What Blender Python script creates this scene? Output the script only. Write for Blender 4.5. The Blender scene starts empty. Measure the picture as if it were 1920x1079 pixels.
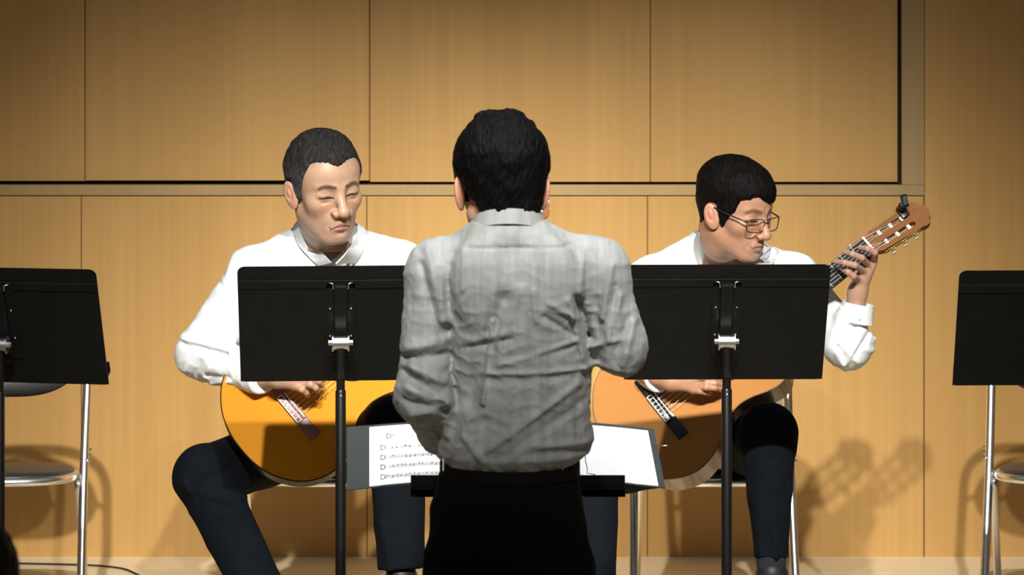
import bpy, bmesh, math, random
import numpy as np
from mathutils import Matrix, Vector
from mathutils.geometry import tessellate_polygon

random.seed(4)
rng = np.random.default_rng(7)
scene = bpy.context.scene
COL = scene.collection
PI = math.pi

# ------------------------------------------------------------------ camera
F, HZ, ZC = 6240.0, -323.0, 2.1          # focal length in pixels, horizon row, eye height
cam_d = bpy.data.cameras.new('camera')
cam = bpy.data.objects.new('camera', cam_d)
COL.objects.link(cam)
cam.location = (0, 0, ZC)
cam.rotation_euler = (PI / 2, 0, 0)
cam_d.sensor_width = 36
cam_d.lens = F * 36 / 1920
cam_d.shift_y = -(539.5 - HZ) / 1920
cam_d.clip_end = 60
cam_d.dof.use_dof = True
cam_d.dof.focus_distance = 7.9
cam_d.dof.aperture_fstop = 8
scene.camera = cam

# ------------------------------------------------------------------ light
w = bpy.data.worlds.new('hall'); scene.world = w; w.use_nodes = True
w.node_tree.nodes['Background'].inputs[0].default_value = (0.85, 0.92, 1.0, 1)
w.node_tree.nodes['Background'].inputs[1].default_value = 0.19


def spot(name, loc, target, energy, angle, blend, radius, color=(1, 0.96, 0.9)):
    d = bpy.data.lights.new(name, 'SPOT')
    d.energy = energy; d.spot_size = math.radians(angle); d.spot_blend = blend
    d.shadow_soft_size = radius; d.color = color
    o = bpy.data.objects.new(name, d); COL.objects.link(o)
    o.location = loc
    o.rotation_euler = (Vector(target) - Vector(loc)).to_track_quat('-Z', 'Y').to_euler()
    return o


for lx, tx_, en in ((-0.75, -0.6, 2150), (0.30, 0.1, 1800), (1.05, 0.6, 1750)):
    spot('stage_light', (lx, 2.6, 4.85), (tx_, 9.2, 0.08), en, 25, 1.0, 0.06)
spot('top_light', (0.05, 6.72, 4.9), (0.0, 6.85, 0.9), 380, 30, 1.0, 0.25, (0.93, 0.97, 1.0))

scene.view_settings.view_transform = 'Standard'
scene.view_settings.look = 'None'
scene.view_settings.gamma = 1
scene.view_settings.use_curve_mapping = False
scene.view_settings.exposure = 0.0


def P(px, row, D):
    return np.array([(px - 960) * D / F, D, ZC - (row - HZ) * D / F])


def PV(px, row, D):
    return Vector(P(px, row, D))


# ------------------------------------------------------------------ materials
def mat(name, color, rough=0.5, metal=0.0, noise=0.0, nscale=20, bump=0.0, bscale=200, stretch=(1, 1, 1),
        coat=0.0, sheen=0.0, attr=False, spec=0.5, sss=0.0, bdist=0.001):
    m = bpy.data.materials.new(name); m.use_nodes = True
    nt = m.node_tree; b = nt.nodes['Principled BSDF']
    b.inputs['Roughness'].default_value = rough
    b.inputs['Metallic'].default_value = metal
    b.inputs['Specular IOR Level'].default_value = spec
    b.inputs['Coat Weight'].default_value = coat
    b.inputs['Coat Roughness'].default_value = 0.08
    b.inputs['Sheen Weight'].default_value = sheen
    if sss:
        b.inputs['Subsurface Weight'].default_value = sss
        b.inputs['Subsurface Radius'].default_value = (1, 0.35, 0.2)
        b.inputs['Subsurface Scale'].default_value = 0.004
    tc = nt.nodes.new('ShaderNodeTexCoord')
    mp = nt.nodes.new('ShaderNodeMapping'); mp.inputs['Scale'].default_value = stretch
    nt.links.new(tc.outputs['Object'], mp.inputs['Vector'])
    n = nt.nodes.new('ShaderNodeTexNoise'); n.inputs['Scale'].default_value = nscale
    n.inputs['Detail'].default_value = 5
    nt.links.new(mp.outputs[0], n.inputs['Vector'])
    mix = nt.nodes.new('ShaderNodeMix'); mix.data_type = 'RGBA'; mix.blend_type = 'MULTIPLY'
    mix.inputs[0].default_value = noise
    if attr:
        a = nt.nodes.new('ShaderNodeAttribute'); a.attribute_name = 'Col'
        nt.links.new(a.outputs['Color'], mix.inputs[6])
    else:
        mix.inputs[6].default_value = (*color, 1)
    r = nt.nodes.new('ShaderNodeValToRGB')
    r.color_ramp.elements[0].position = 0.3; r.color_ramp.elements[0].color = (0.35, 0.35, 0.35, 1)
    r.color_ramp.elements[1].position = 0.7; r.color_ramp.elements[1].color = (1.3, 1.3, 1.3, 1)
    nt.links.new(n.outputs[0], r.inputs[0]); nt.links.new(r.outputs[0], mix.inputs[7])
    nt.links.new(mix.outputs[2], b.inputs['Base Color'])
    if bump:
        n2 = nt.nodes.new('ShaderNodeTexNoise'); n2.inputs['Scale'].default_value = bscale
        n2.inputs['Detail'].default_value = 4
        nt.links.new(mp.outputs[0], n2.inputs['Vector'])
        bp = nt.nodes.new('ShaderNodeBump'); bp.inputs['Strength'].default_value = bump
        bp.inputs['Distance'].default_value = bdist
        nt.links.new(n2.outputs[0], bp.inputs['Height']); nt.links.new(bp.outputs[0], b.inputs['Normal'])
    return m


def wood_mat(name, c1, c2, band=3.0, grain=60, rough=0.45, coat=0.0, axis=2, contrast=1.0, spec=0.5):
    """veneer: broad bands and fine streaks running along one axis"""
    m = bpy.data.materials.new(name); m.use_nodes = True
    nt = m.node_tree; b = nt.nodes['Principled BSDF']
    b.inputs['Roughness'].default_value = rough; b.inputs['Coat Weight'].default_value = coat
    b.inputs['Specular IOR Level'].default_value = spec
    b.inputs['Coat Roughness'].default_value = 0.1
    tc = nt.nodes.new('ShaderNodeTexCoord')
    outs = []
    for sc_, along, det in ((band, 0.04, 2), (grain, 0.02, 6)):
        mp = nt.nodes.new('ShaderNodeMapping')
        s = [1, 1, 1]; s[axis] = along; mp.inputs['Scale'].default_value = s
        nt.links.new(tc.outputs['Object'], mp.inputs['Vector'])
        n = nt.nodes.new('ShaderNodeTexNoise'); n.inputs['Scale'].default_value = sc_
        n.inputs['Detail'].default_value = det
        nt.links.new(mp.outputs[0], n.inputs['Vector']); outs.append(n.outputs[0])
    md = nt.nodes.new('ShaderNodeMath'); md.operation = 'MULTIPLY_ADD'; md.inputs[1].default_value = 0.55
    md2 = nt.nodes.new('ShaderNodeMath'); md2.operation = 'MULTIPLY'; md2.inputs[1].default_value = 0.45
    nt.links.new(outs[1], md2.inputs[0]); nt.links.new(outs[0], md.inputs[0]); nt.links.new(md2.outputs[0], md.inputs[2])
    r = nt.nodes.new('ShaderNodeValToRGB')
    r.color_ramp.elements[0].position = 0.5 - 0.18 / contrast; r.color_ramp.elements[0].color = (*c1, 1)
    r.color_ramp.elements[1].position = 0.5 + 0.18 / contrast; r.color_ramp.elements[1].color = (*c2, 1)
    nt.links.new(md.outputs[0], r.inputs[0]); nt.links.new(r.outputs[0], b.inputs['Base Color'])
    return m


M = {}
M['wall'] = wood_mat('beech_veneer', (0.47, 0.265, 0.077), (0.60, 0.362, 0.118), 3.2, 45, 0.5, contrast=0.8)
M['trim'] = wood_mat('beech_trim', (0.40, 0.275, 0.12), (0.45, 0.31, 0.135), 5, 60, 0.5)
M['floor'] = wood_mat('pale_floor', (0.78, 0.63, 0.40), (0.88, 0.73, 0.48), 6, 40, 0.4, axis=0)
M['joint'] = mat('joint_filler', (0.20, 0.11, 0.04), 0.8)
M['gap'] = mat('dark_gap', (0.012, 0.008, 0.004), 0.9)
M['plaster'] = mat('dark_plaster', (0.06, 0.05, 0.04), 0.9, noise=0.2)
M['stand'] = mat('black_enamel', (0.005, 0.0052, 0.005), 0.42, spec=0.2, noise=0.3, bump=0.1, bscale=600)
M['pole'] = mat('black_pole', (0.006, 0.006, 0.006), 0.35, spec=0.3)
M['zinc'] = mat('zinc', (0.75, 0.78, 0.78), 0.28, 1.0)
M['silver'] = mat('satin_silver', (0.9, 0.9, 0.86), 0.45, 0.6)
M['chrome'] = mat('chrome', (0.90, 0.92, 0.94), 0.30, 1.0)
M['vinyl'] = mat('black_vinyl', (0.03, 0.03, 0.032), 0.38, bump=0.2, bscale=400)
M['rubber'] = mat('rubber', (0.02, 0.02, 0.02), 0.8)
M['skin'] = mat('skin', (0.6, 0.4, 0.3), 0.48, attr=True, noise=0.12, nscale=60, bump=0.25, bscale=900, sss=0.15, bdist=0.0004)
M['hair'] = mat('hair', (0, 0, 0), 0.6, attr=True, noise=0.75, nscale=190, stretch=(1, 0.22, 0.3), bump=1.0,
                bscale=230, bdist=0.004, spec=0.07)
M['white'] = mat('white_cotton', (0.73, 0.765, 0.78), 0.85, noise=0.03, nscale=9, bump=0.25, bscale=22, bdist=0.006)
M['grey'] = mat('grey_cotton', (0.30, 0.312, 0.308), 0.75, noise=0.28, nscale=26, stretch=(3.0, 1, 0.22), bump=0.55, bscale=11,
                bdist=0.006, sheen=0.05, spec=0.3)
M['navy'] = mat('navy_wool', (0.0045, 0.0064, 0.0092), 0.9, spec=0.08, noise=0.2, bump=0.3, bscale=18, bdist=0.006)
M['black'] = mat('black_wool', (0.004, 0.004, 0.0045), 0.95, spec=0.1)
M['sock'] = mat('black_sock', (0.01, 0.01, 0.012), 0.95)
M['shoe'] = mat('black_leather', (0.012, 0.012, 0.014), 0.4)
M['belt'] = mat('belt_leather', (0.006, 0.005, 0.005), 0.6, spec=0.1)
M['button'] = mat('shell_button', (0.8, 0.8, 0.78), 0.3)
M['topA'] = wood_mat('cedar_top', (0.52, 0.200, 0.004), (0.57, 0.225, 0.006), 4, 160, 0.55, 0.0, axis=0, spec=0.08)
M['topB'] = wood_mat('aged_spruce_top', (0.34, 0.145, 0.033), (0.38, 0.165, 0.041), 4, 160, 0.5, 0.0, axis=0, spec=0.12)
M['sideA'] = wood_mat('rosewood_side', (0.035, 0.016, 0.010), (0.07, 0.03, 0.017), 8, 80, 0.4, 0.0, axis=0, spec=0.25)
M['sideB'] = wood_mat('walnut_side', (0.16, 0.09, 0.045), (0.26, 0.16, 0.08), 8, 80, 0.3, 0.4, axis=0)
M['bridgeA'] = wood_mat('rosewood_bridge', (0.20, 0.085, 0.06), (0.27, 0.12, 0.085), 20, 120, 0.4, axis=1)
M['ebony'] = mat('ebony', (0.010, 0.009, 0.009), 0.25, noise=0.3)
M['head'] = wood_mat('mahogany_head', (0.16, 0.062, 0.018), (0.24, 0.095, 0.028), 14, 120, 0.4, 0.0, axis=0, spec=0.25)
M['fret'] = mat('fret_silver', (0.7, 0.7, 0.68), 0.3, 1.0)
M['gold'] = mat('gold', (0.85, 0.66, 0.25), 0.28, 1.0)
M['bone'] = mat('bone', (0.85, 0.86, 0.82), 0.35)
M['pearl'] = mat('pearl', (0.72, 0.70, 0.75), 0.25)
M['string'] = mat('nylon', (0.75, 0.74, 0.70), 0.3)
M['bindA'] = mat('dark_binding', (0.05, 0.025, 0.012), 0.6, spec=0.1)
M['bindB'] = mat('brown_binding', (0.16, 0.07, 0.03), 0.4)
M['plastic'] = mat('black_plastic', (0.010, 0.011, 0.012), 0.3)
M['screen'] = mat('tuner_screen', (0.05, 0.09, 0.08), 0.15)
M['paper'] = mat('white_paper', (0.84, 0.86, 0.86), 0.8, noise=0.02)
M['ink'] = mat('grey_ink', (0.07, 0.075, 0.085), 0.8)
M['cover'] = mat('slate_cover', (0.028, 0.036, 0.035), 0.6, bump=0.15, bscale=500)
M['glassframe'] = mat('glasses_frame', (0.012, 0.013, 0.022), 0.3)
g = bpy.data.materials.new('clear_lens'); g.use_nodes = True
gn = g.node_tree.nodes; gn.remove(gn['Principled BSDF'])
gt = gn.new('ShaderNodeBsdfTransparent'); gg = gn.new('ShaderNodeBsdfGlossy'); gm = gn.new('ShaderNodeMixShader')
gg.inputs['Roughness'].default_value = 0.03; gm.inputs[0].default_value = 0.05
g.node_tree.links.new(gt.outputs[0], gm.inputs[1]); g.node_tree.links.new(gg.outputs[0], gm.inputs[2])
g.node_tree.links.new(gm.outputs[0], gn['Material Output'].inputs[0])
M['lens'] = g

# ------------------------------------------------------------------ mesh helpers
BASE = {}


def link_mesh(name, verts, faces, m, parent=None, smooth=True, cols=None, base=None, quads=None):
    me = bpy.data.meshes.new(name)
    if quads is not None:
        v = np.asarray(verts, dtype=np.float32); q = np.asarray(quads, dtype=np.int32)
        me.vertices.add(len(v)); me.vertices.foreach_set('co', v.ravel())
        me.loops.add(q.size); me.loops.foreach_set('vertex_index', q.ravel())
        me.polygons.add(len(q)); me.polygons.foreach_set('loop_start', np.arange(0, q.size, 4, dtype=np.int32))
        me.update(calc_edges=True)
    else:
        me.from_pydata([tuple(map(float, a)) for a in verts], [], [tuple(map(int, f)) for f in faces])
        me.update()
    if cols is not None:
        a = me.color_attributes.new('Col', 'FLOAT_COLOR', 'POINT')
        c = np.ones((len(cols), 4), dtype=np.float32); c[:, :3] = cols
        a.data.foreach_set('color', c.ravel())
    me.materials.append(m)
    o = bpy.data.objects.new(name, me); COL.objects.link(o)
    if parent is not None:
        o.parent = parent
    me.polygons.foreach_set('use_smooth', [bool(smooth)] * len(me.polygons))
    return o


class MB:
    """collects simple shapes for ONE mesh object"""
    def __init__(s):
        s.v = []; s.f = []

    def add(s, verts, faces):
        n = len(s.v); s.v += [Vector(a) for a in verts]; s.f += [[i + n for i in f] for f in faces]
        return s

    def box(s, c, size, mtx=None, bevel=0.0):
        bm = bmesh.new(); bmesh.ops.create_cube(bm, size=1)
        for v in bm.verts:
            v.co = Vector((v.co.x * size[0], v.co.y * size[1], v.co.z * size[2]))
        if bevel:
            bmesh.ops.bevel(bm, geom=bm.edges[:], offset=bevel, segments=2, affect='EDGES', profile=0.5)
        T = Matrix.Translation(c) @ (mtx.to_4x4() if mtx is not None else Matrix())
        bm.verts.index_update()
        s.add([T @ v.co for v in bm.verts], [[v.index for v in f.verts] for f in bm.faces]); bm.free()
        return s

    def tube(s, pts, r, n=10, closed=False, caps=True):
        pts = [Vector(p) for p in pts]
        rs = r if isinstance(r, (list, tuple)) else [r] * len(pts)
        N = len(pts); up = None; rings = []
        for i, p in enumerate(pts):
            a = pts[(i - 1) % N] if (closed or i > 0) else p
            b = pts[(i + 1) % N] if (closed or i < N - 1) else p
            t = (b - a).normalized()
            if up is None:
                up = t.orthogonal().normalized()
            up = (up - t * up.dot(t)).normalized()
            sd = t.cross(up)
            rings.append([p + (up * math.cos(2 * PI * k / n) + sd * math.sin(2 * PI * k / n)) * rs[i] for k in range(n)])
        vs = [v for rg in rings for v in rg]; fs = []
        for i in range(N if closed else N - 1):
            j = (i + 1) % N
            for k in range(n):
                fs.append([i * n + k, i * n + (k + 1) % n, j * n + (k + 1) % n, j * n + k])
        if caps and not closed:
            fs.append(list(range(n))[::-1]); fs.append([(N - 1) * n + k for k in range(n)])
        return s.add(vs, fs)

    def ball(s, c, r, seg=12, sc=(1, 1, 1)):
        bm = bmesh.new(); bmesh.ops.create_uvsphere(bm, u_segments=seg, v_segments=max(6, seg // 2), radius=r)
        bm.verts.index_update()
        s.add([Vector((v.co.x * sc[0], v.co.y * sc[1], v.co.z * sc[2])) + Vector(c) for v in bm.verts],
              [[v.index for v in f.verts] for f in bm.faces]); bm.free()
        return s

    def prism(s, loop, holes, z0, z1, T=None):
        """polygon with holes in XY, extruded z0..z1"""
        loops = [[Vector((p[0], p[1], 0)) for p in loop]] + [[Vector((p[0], p[1], 0)) for p in h] for h in holes]
        tris = tessellate_polygon(loops)
        flat = [p for l in loops for p in l]; n = len(flat)
        vs = [Vector((p.x, p.y, z1)) for p in flat] + [Vector((p.x, p.y, z0)) for p in flat]
        fs = []
        for t in tris:
            a, b, c = [flat[i] for i in t]
            up = (b - a).cross(c - a).z > 0
            t = list(t) if up else list(t)[::-1]
            fs.append(t); fs.append([i + n for i in t[::-1]])
        k = 0
        for li, l in enumerate(loops):
            area = sum(l[i].x * l[(i + 1) % len(l)].y - l[(i + 1) % len(l)].x * l[i].y for i in range(len(l)))
            fl = (area > 0) != (li > 0)
            for i in range(len(l)):
                j = (i + 1) % len(l)
                q = [k + i, k + i + n, k + j + n, k + j]
                fs.append(q if fl else q[::-1])
            k += len(l)
        if T is not None:
            vs = [T @ v for v in vs]
        return s.add(vs, fs)

    def build(s, name, m, parent=None, smooth=False, base=None):
        vs = s.v if base is None else [v - Vector(base) for v in s.v]
        o = link_mesh(name, vs, s.f, m, parent, smooth)
        if smooth == 'auto':
            o.data.polygons.foreach_set('use_smooth', [True] * len(o.data.polygons))
            o.data.set_sharp_from_angle(angle=math.radians(40))
        return o


def tag(o, label=None, cat=None, group=None, kind=None):
    for k, v in (('label', label), ('category', cat), ('group', group), ('kind', kind)):
        if v:
            o[k] = v
    return o


def empty(name, loc, rz=0):
    o = bpy.data.objects.new(name, None); COL.objects.link(o)
    o.location = loc; o.rotation_euler = (0, 0, rz); o.empty_display_size = 0.1
    return o


def copy_tree(o, parent=None):
    c = o.copy(); COL.objects.link(c)
    if parent is not None:
        c.parent = parent
    for ch in list(o.children):
        copy_tree(ch, c)
    return c


def spline(pts, n=8, closed=False):
    pts = [Vector(p) for p in pts]; N = len(pts); out = []
    for i in range(N if closed else N - 1):
        g_ = lambda k: pts[k % N] if closed else pts[min(max(k, 0), N - 1)]
        p0, p1, p2, p3 = g_(i - 1), g_(i), g_(i + 1), g_(i + 2)
        for k in range(n):
            t = k / n
            out.append(0.5 * ((2 * p1) + (p2 - p0) * t + (2 * p0 - 5 * p1 + 4 * p2 - p3) * t * t + (3 * p1 - p0 - 3 * p2 + p3) * t ** 3))
    if not closed:
        out.append(pts[-1])
    return out


# ------------------------------------------------------------------ implicit surfaces
def ell(p, c, r):
    q = p - np.asarray(c, dtype=np.float32); r = np.asarray(r, dtype=np.float32)
    k0 = np.sqrt(((q / r) ** 2).sum(1)); k1 = np.sqrt(((q / (r * r)) ** 2).sum(1)) + 1e-6
    return k0 * (k0 - 1) / k1


def cap(p, a, b, ra, rb=None):
    rb = ra if rb is None else rb
    a = np.asarray(a, dtype=np.float32); b = np.asarray(b, dtype=np.float32)
    ab = b - a; q = p - a
    h = np.clip((q @ ab) / float(ab @ ab), 0, 1)
    return np.sqrt(((q - h[:, None] * ab) ** 2).sum(1)) - (ra + (rb - ra) * h)


def smin(a, b, k):
    h = np.clip(0.5 + 0.5 * (b - a) / k, 0, 1)
    return b + (a - b) * h - k * h * (1 - h)


def smax(a, b, k):
    return -smin(-a, -b, k)


def chain(p, pts, rs, k=None):
    d = None
    for i in range(len(pts) - 1):
        e = cap(p, pts[i], pts[i + 1], rs[i], rs[i + 1])
        d = e if d is None else (np.minimum(d, e) if not k else smin(d, e, k))
    return d


def loft(p, rows, cap_k=0.03):
    """rows: (z, cx, cy, rx, ry) rising in z"""
    r = np.array(sorted(rows)); z = p[:, 2]
    cx, cy, rx, ry = [np.interp(z, r[:, 0], r[:, i]) for i in (1, 2, 3, 4)]
    e = np.sqrt(((p[:, 0] - cx) / rx) ** 2 + ((p[:, 1] - cy) / ry) ** 2)
    d = (e - 1) * np.minimum(rx, ry)
    return smax(d, np.maximum(r[0, 0] - z, z - r[-1, 0]), cap_k)


def wob(p, s, seed=0):
    """cheap smooth noise in -1..1"""
    a = p * s
    x, y, z = a[:, 0] + seed * 1.7, a[:, 1] + seed * 2.3, a[:, 2] - seed
    u = np.sin(x + 1.3 * np.sin(y * 0.9 + z * 0.7) + 0.5) + np.sin(y * 1.1 + 1.7 * np.sin(z * 0.8 + x * 0.6))
    v = np.sin(z * 1.2 + 1.4 * np.sin(x * 1.1 - y * 0.5) + 2.0)
    return (u + v) / 3


def crease(p, s, seed=0):
    """sharp-crested wrinkles 0..1"""
    return (1 - np.abs(wob(p, s, seed))) ** 3


def folds(p, lst, D):
    """cloth folds: (px0,row0,px1,row1,width,height); measured across the body's breadth at distance D"""
    d = np.zeros(len(p), dtype=np.float32); q = p[:, (0, 2)]
    for x0, r0, x1, r1, wd, am in lst:
        a = P(x0, r0, D)[[0, 2]].astype(np.float32); b = P(x1, r1, D)[[0, 2]].astype(np.float32)
        ab = b - a; t = np.clip(((q - a) @ ab) / float(ab @ ab), 0, 1)
        e = np.sqrt(((q - a - t[:, None] * ab) ** 2).sum(1)) / wd
        d += am * np.exp(-e * e)
    return d


def sdf_mesh(f, lo, hi, h, lip=1.5):
    lo = np.asarray(lo, dtype=np.float64); hi = np.asarray(hi, dtype=np.float64); B = 8
    nb = np.ceil((hi - lo) / (h * B)).astype(int)
    g3 = np.stack(np.meshgrid(*[np.arange(k) for k in nb], indexing='ij'), -1).reshape(-1, 3)
    cen = lo + (g3 + 0.5) * (h * B) - h * 0.5
    dc = f(cen.astype(np.float32))
    act = np.abs(dc) < lip * B * h * 0.87 + 0.004
    Fv = np.where(dc > 0, 1.0, -1.0).astype(np.float32).reshape(nb)
    Fv = np.repeat(np.repeat(np.repeat(Fv, B, 0), B, 1), B, 2)
    off = np.stack(np.meshgrid(*[np.arange(B)] * 3, indexing='ij'), -1).reshape(-1, 3)
    ga = g3[act]
    for s in range(0, len(ga), 800):
        ids = (ga[s:s + 800, None, :] * B + off[None]).reshape(-1, 3)
        pts = (lo + ids * h).astype(np.float32)
        Fv[ids[:, 0], ids[:, 1], ids[:, 2]] = f(pts)
    # keep the border outside so that the surface closes
    for ax in range(3):
        sl = [slice(None)] * 3
        for e in (0, -1):
            sl[ax] = e; Fv[tuple(sl)] = np.maximum(Fv[tuple(sl)], h * 0.5)
    S = Fv < 0
    n = np.array(Fv.shape) - 1
    cnt = np.zeros(n, dtype=np.int8)
    corners = [(i, j, k) for i in (0, 1) for j in (0, 1) for k in (0, 1)]
    for i, j, k in corners:
        cnt += S[i:i + n[0], j:j + n[1], k:k + n[2]]
    idx = np.argwhere((cnt > 0) & (cnt < 8))
    acc = np.zeros((len(idx), 3)); num = np.zeros(len(idx))
    for a in corners:
        for ax in range(3):
            if a[ax] == 0:
                b = list(a); b[ax] = 1
                va = Fv[idx[:, 0] + a[0], idx[:, 1] + a[1], idx[:, 2] + a[2]]
                vb = Fv[idx[:, 0] + b[0], idx[:, 1] + b[1], idx[:, 2] + b[2]]
                c = (va < 0) != (vb < 0)
                t = np.where(c, va / np.where(c, va - vb, 1), 0)
                pos = np.tile(np.array(a, dtype=float), (len(idx), 1)); pos[:, ax] = t
                acc += pos * c[:, None]; num += c
    verts = lo + (idx + acc / num[:, None]) * h
    vid = -np.ones(n, dtype=np.int32); vid[idx[:, 0], idx[:, 1], idx[:, 2]] = np.arange(len(idx))
    quads = []
    for ax in range(3):
        s0 = [slice(0, -1) if a == ax else slice(1, -1) for a in range(3)]
        s1 = [slice(1, None) if a == ax else slice(1, -1) for a in range(3)]
        A, Bq = S[tuple(s0)], S[tuple(s1)]
        e = np.argwhere(A != Bq)
        if not len(e):
            continue
        flip = A[e[:, 0], e[:, 1], e[:, 2]]
        u, v = [a for a in range(3) if a != ax]
        base = e.copy(); base[:, u] += 1; base[:, v] += 1
        def cell(du, dv):
            c = base.copy(); c[:, u] += du; c[:, v] += dv
            return vid[c[:, 0], c[:, 1], c[:, 2]]
        q = np.stack([cell(-1, -1), cell(0, -1), cell(0, 0), cell(-1, 0)], 1)
        if ax == 1:
            flip = ~flip
        q[~flip] = q[~flip][:, ::-1]
        quads.append(q)
    return verts, np.concatenate(quads)


def join_sets(sets):
    V, Q, n = [], [], 0
    for v, q in sets:
        V.append(v); Q.append(q + n); n += len(v)
    return np.concatenate(V), np.concatenate(Q)


# ------------------------------------------------------------------ the setting
WD = 9.58                                     # distance of the panelled wall
K = WD / F


def wx(px): return (px - 960) * K
def wz(row): return ZC - (row - HZ) * K


wall = MB().box((0, WD + 0.11, 2.0), (8.0, 0.14, 4.0)).build('wall_back', M['gap'])
tag(wall, kind='structure')


def panel(x0, x1, r0, r1, y, name='wall_panel', m='wall', t=0.018):
    a, b, lo, hi = wx(x0), wx(x1), wz(r1), wz(r0)
    return MB().box(((a + b) / 2, y + t / 2, (lo + hi) / 2), (b - a, t, hi - lo), bevel=0.0012).build(name, M[m], wall)


TOPR = -1250
# upper sliding panels, set back behind the frame
panel(-1540, -380, TOPR, 341, WD + 0.019)
panel(-378, 157, TOPR, 341, WD + 0.019)
panel(159, 691.5, TOPR, 340, WD + 0.016)
panel(693.5, 1219, TOPR, 343, WD + 0.022)
panel(1221, 1684.5, TOPR, 343, WD + 0.022)
# frame
panel(-1540, 1733, 347.5, 366.5, WD - 0.002, 'frame_rail', 'trim', 0.03)
panel(1691, 1733, TOPR, 347.0, WD - 0.002, 'frame_post', 'trim', 0.03)
# lower panels
for a, b in ((-1540, -380), (-378, 151.5), (153.5, 686.8), (688.8, 1213), (1215, 1731.3)):
    panel(a, b, 368.5, 1047, WD)
panel(1734.0, 2270, TOPR, 1047, WD)
for x, a, b, y in ((158, TOPR, 342, WD + 0.0225), (1220, TOPR, 343, WD + 0.025), (692.5, TOPR, 341, WD + 0.027), (152.5, 368, 1047, WD + 0.003), (687.8, 368, 1047, WD + 0.003),
                   (1214, 368, 1047, WD + 0.003), (1732.5, TOPR, 1047, WD + 0.004)):
    panel(x - 3, x + 3, a, b, y, 'joint_strip', 'joint', 0.004)
panel(2272, 3400, TOPR, 1047, WD)
fl = MB().box((0, 5.3, -0.05), (8.0, 8.8, 0.1)).build('floor', M['floor']); tag(fl, kind='structure')

for sx, nm in ((-1, 'wall_left'), (1, 'wall_right')):
    tag(MB().box((sx * 4.07, 5.3, 2.0), (0.14, 8.76, 4.0)).build(nm, M['wall']), kind='structure')

# ------------------------------------------------------------------ music stands
def music_stand(name):
    """player's stand: the desk shows its back to the camera; local +y is the player's side"""
    root = empty(name, (0, 0, 0))
    tilt = Matrix.Rotation(math.radians(26.0), 4, 'X')       # top edge leans to -y
    T = Matrix.Translation((0, 0, 0.964)) @ tilt              # desk centre
    Wt, Wb, Hh = 0.2345, 0.229, 0.157
    prof = []
    r = 0.017
    for k in range(7):
        a = PI / 2 * k / 6
        prof.append((Wt - r + r * math.cos(a), Hh - r + r * math.sin(a)))
    loop = [(Wb, -Hh)] + prof + [(-x, z) for x, z in prof[::-1]] + [(-Wb, -Hh)]
    R90 = Matrix.Rotation(PI / 2, 4, 'X')
    MB().prism(loop, [], -0.001, 0.001, T @ R90).build('desk', M['stand'], root, 'auto')
    MB().box(T @ Vector((0, -0.0025, Hh - 0.047)), (2 * Wt - 0.004, 0.004, 0.021), tilt.to_3x3(), 0.0012).build('stiffening_rib', M['stand'], root)
    lip = MB().box(T @ Vector((0, 0.026, -Hh)), (2 * Wb - 0.018, 0.052, 0.003), tilt.to_3x3())
    lip.box(T @ Vector((0, 0.052, -Hh + 0.012)), (2 * Wb - 0.018, 0.003, 0.026), tilt.to_3x3())
    lip.build('ledge', M['stand'], root)
    b = MB()
    b.box(T @ Vector((0, -0.010, 0.012)), (0.030, 0.016, 0.20), tilt.to_3x3(), 0.003)
    b.box(T @ Vector((0, -0.003, 0.012)), (0.066, 0.003, 0.20), tilt.to_3x3())
    b.build('bracket', M['stand'], root)
    for sx in (-1, 1):
        MB().tube([T @ Vector((sx * 0.028, -0.006, 0.116)), T @ Vector((sx * 0.018, -0.009, 0.115)),
                   T @ Vector((sx * 0.0165, -0.013, 0.103))], 0.0018, 6).build('hook', M['zinc'], root, True)
        for zz in (0.045, -0.030):
            MB().ball(T @ Vector((sx * 0.024, -0.006, zz)), 0.0024, 8).build('rivet', M['zinc'], root, True)
    j = Vector((0, -0.034, 0.925))
    MB().tube([j + Vector((-0.0165, 0, 0)), j + Vector((0.0165, 0, 0))], 0.0150, 20).build('hinge_barrel', M['zinc'], root, 'auto')
    for sx in (-1, 1):
        MB().tube([j + Vector((sx * 0.0165, 0, 0)), j + Vector((sx * 0.0195, 0, 0))], 0.0195, 20).build('washer', M['zinc'], root, 'auto')
        MB().tube([j + Vector((sx * 0.0195, 0, 0)), j + Vector((sx * 0.028, 0, 0))], 0.0065, 6).build('bolt', M['zinc'], root)
    x0, y0 = 0, -0.034
    MB().tube([(x0, y0, 0.925), (x0, y0, 0.80)], 0.0098, 16).box((x0, y0 - 0.0098, 0.853), (0.015, 0.002, 0.018)).build('inner_pole', M['pole'], root, 'auto')
    p = MB().tube([(x0, y0, 0.82), (x0, y0, 0.815), (x0, y0, 0.06)], [0.009, 0.0122, 0.0122], 18)
    p.build('pole', M['pole'], root, 'auto')
    MB().ball((x0, y0 - 0.012, 0.806), 0.004, 8).build('collar_screw', M['zinc'], root, True)
    for k in range(3):
        a = PI / 2 + k * 2 * PI / 3
        d = Vector((math.cos(a), math.sin(a), 0)); o = Vector((x0, y0, 0))
        MB().tube([o + d * 0.008 + Vector((0, 0, 0.12)), o + d * 0.14 + Vector((0, 0, 0.05)), o + d * 0.26 + Vector((0, 0, 0.012))], 0.0105, 10).build('leg', M['pole'], root, True)
    return root


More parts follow.
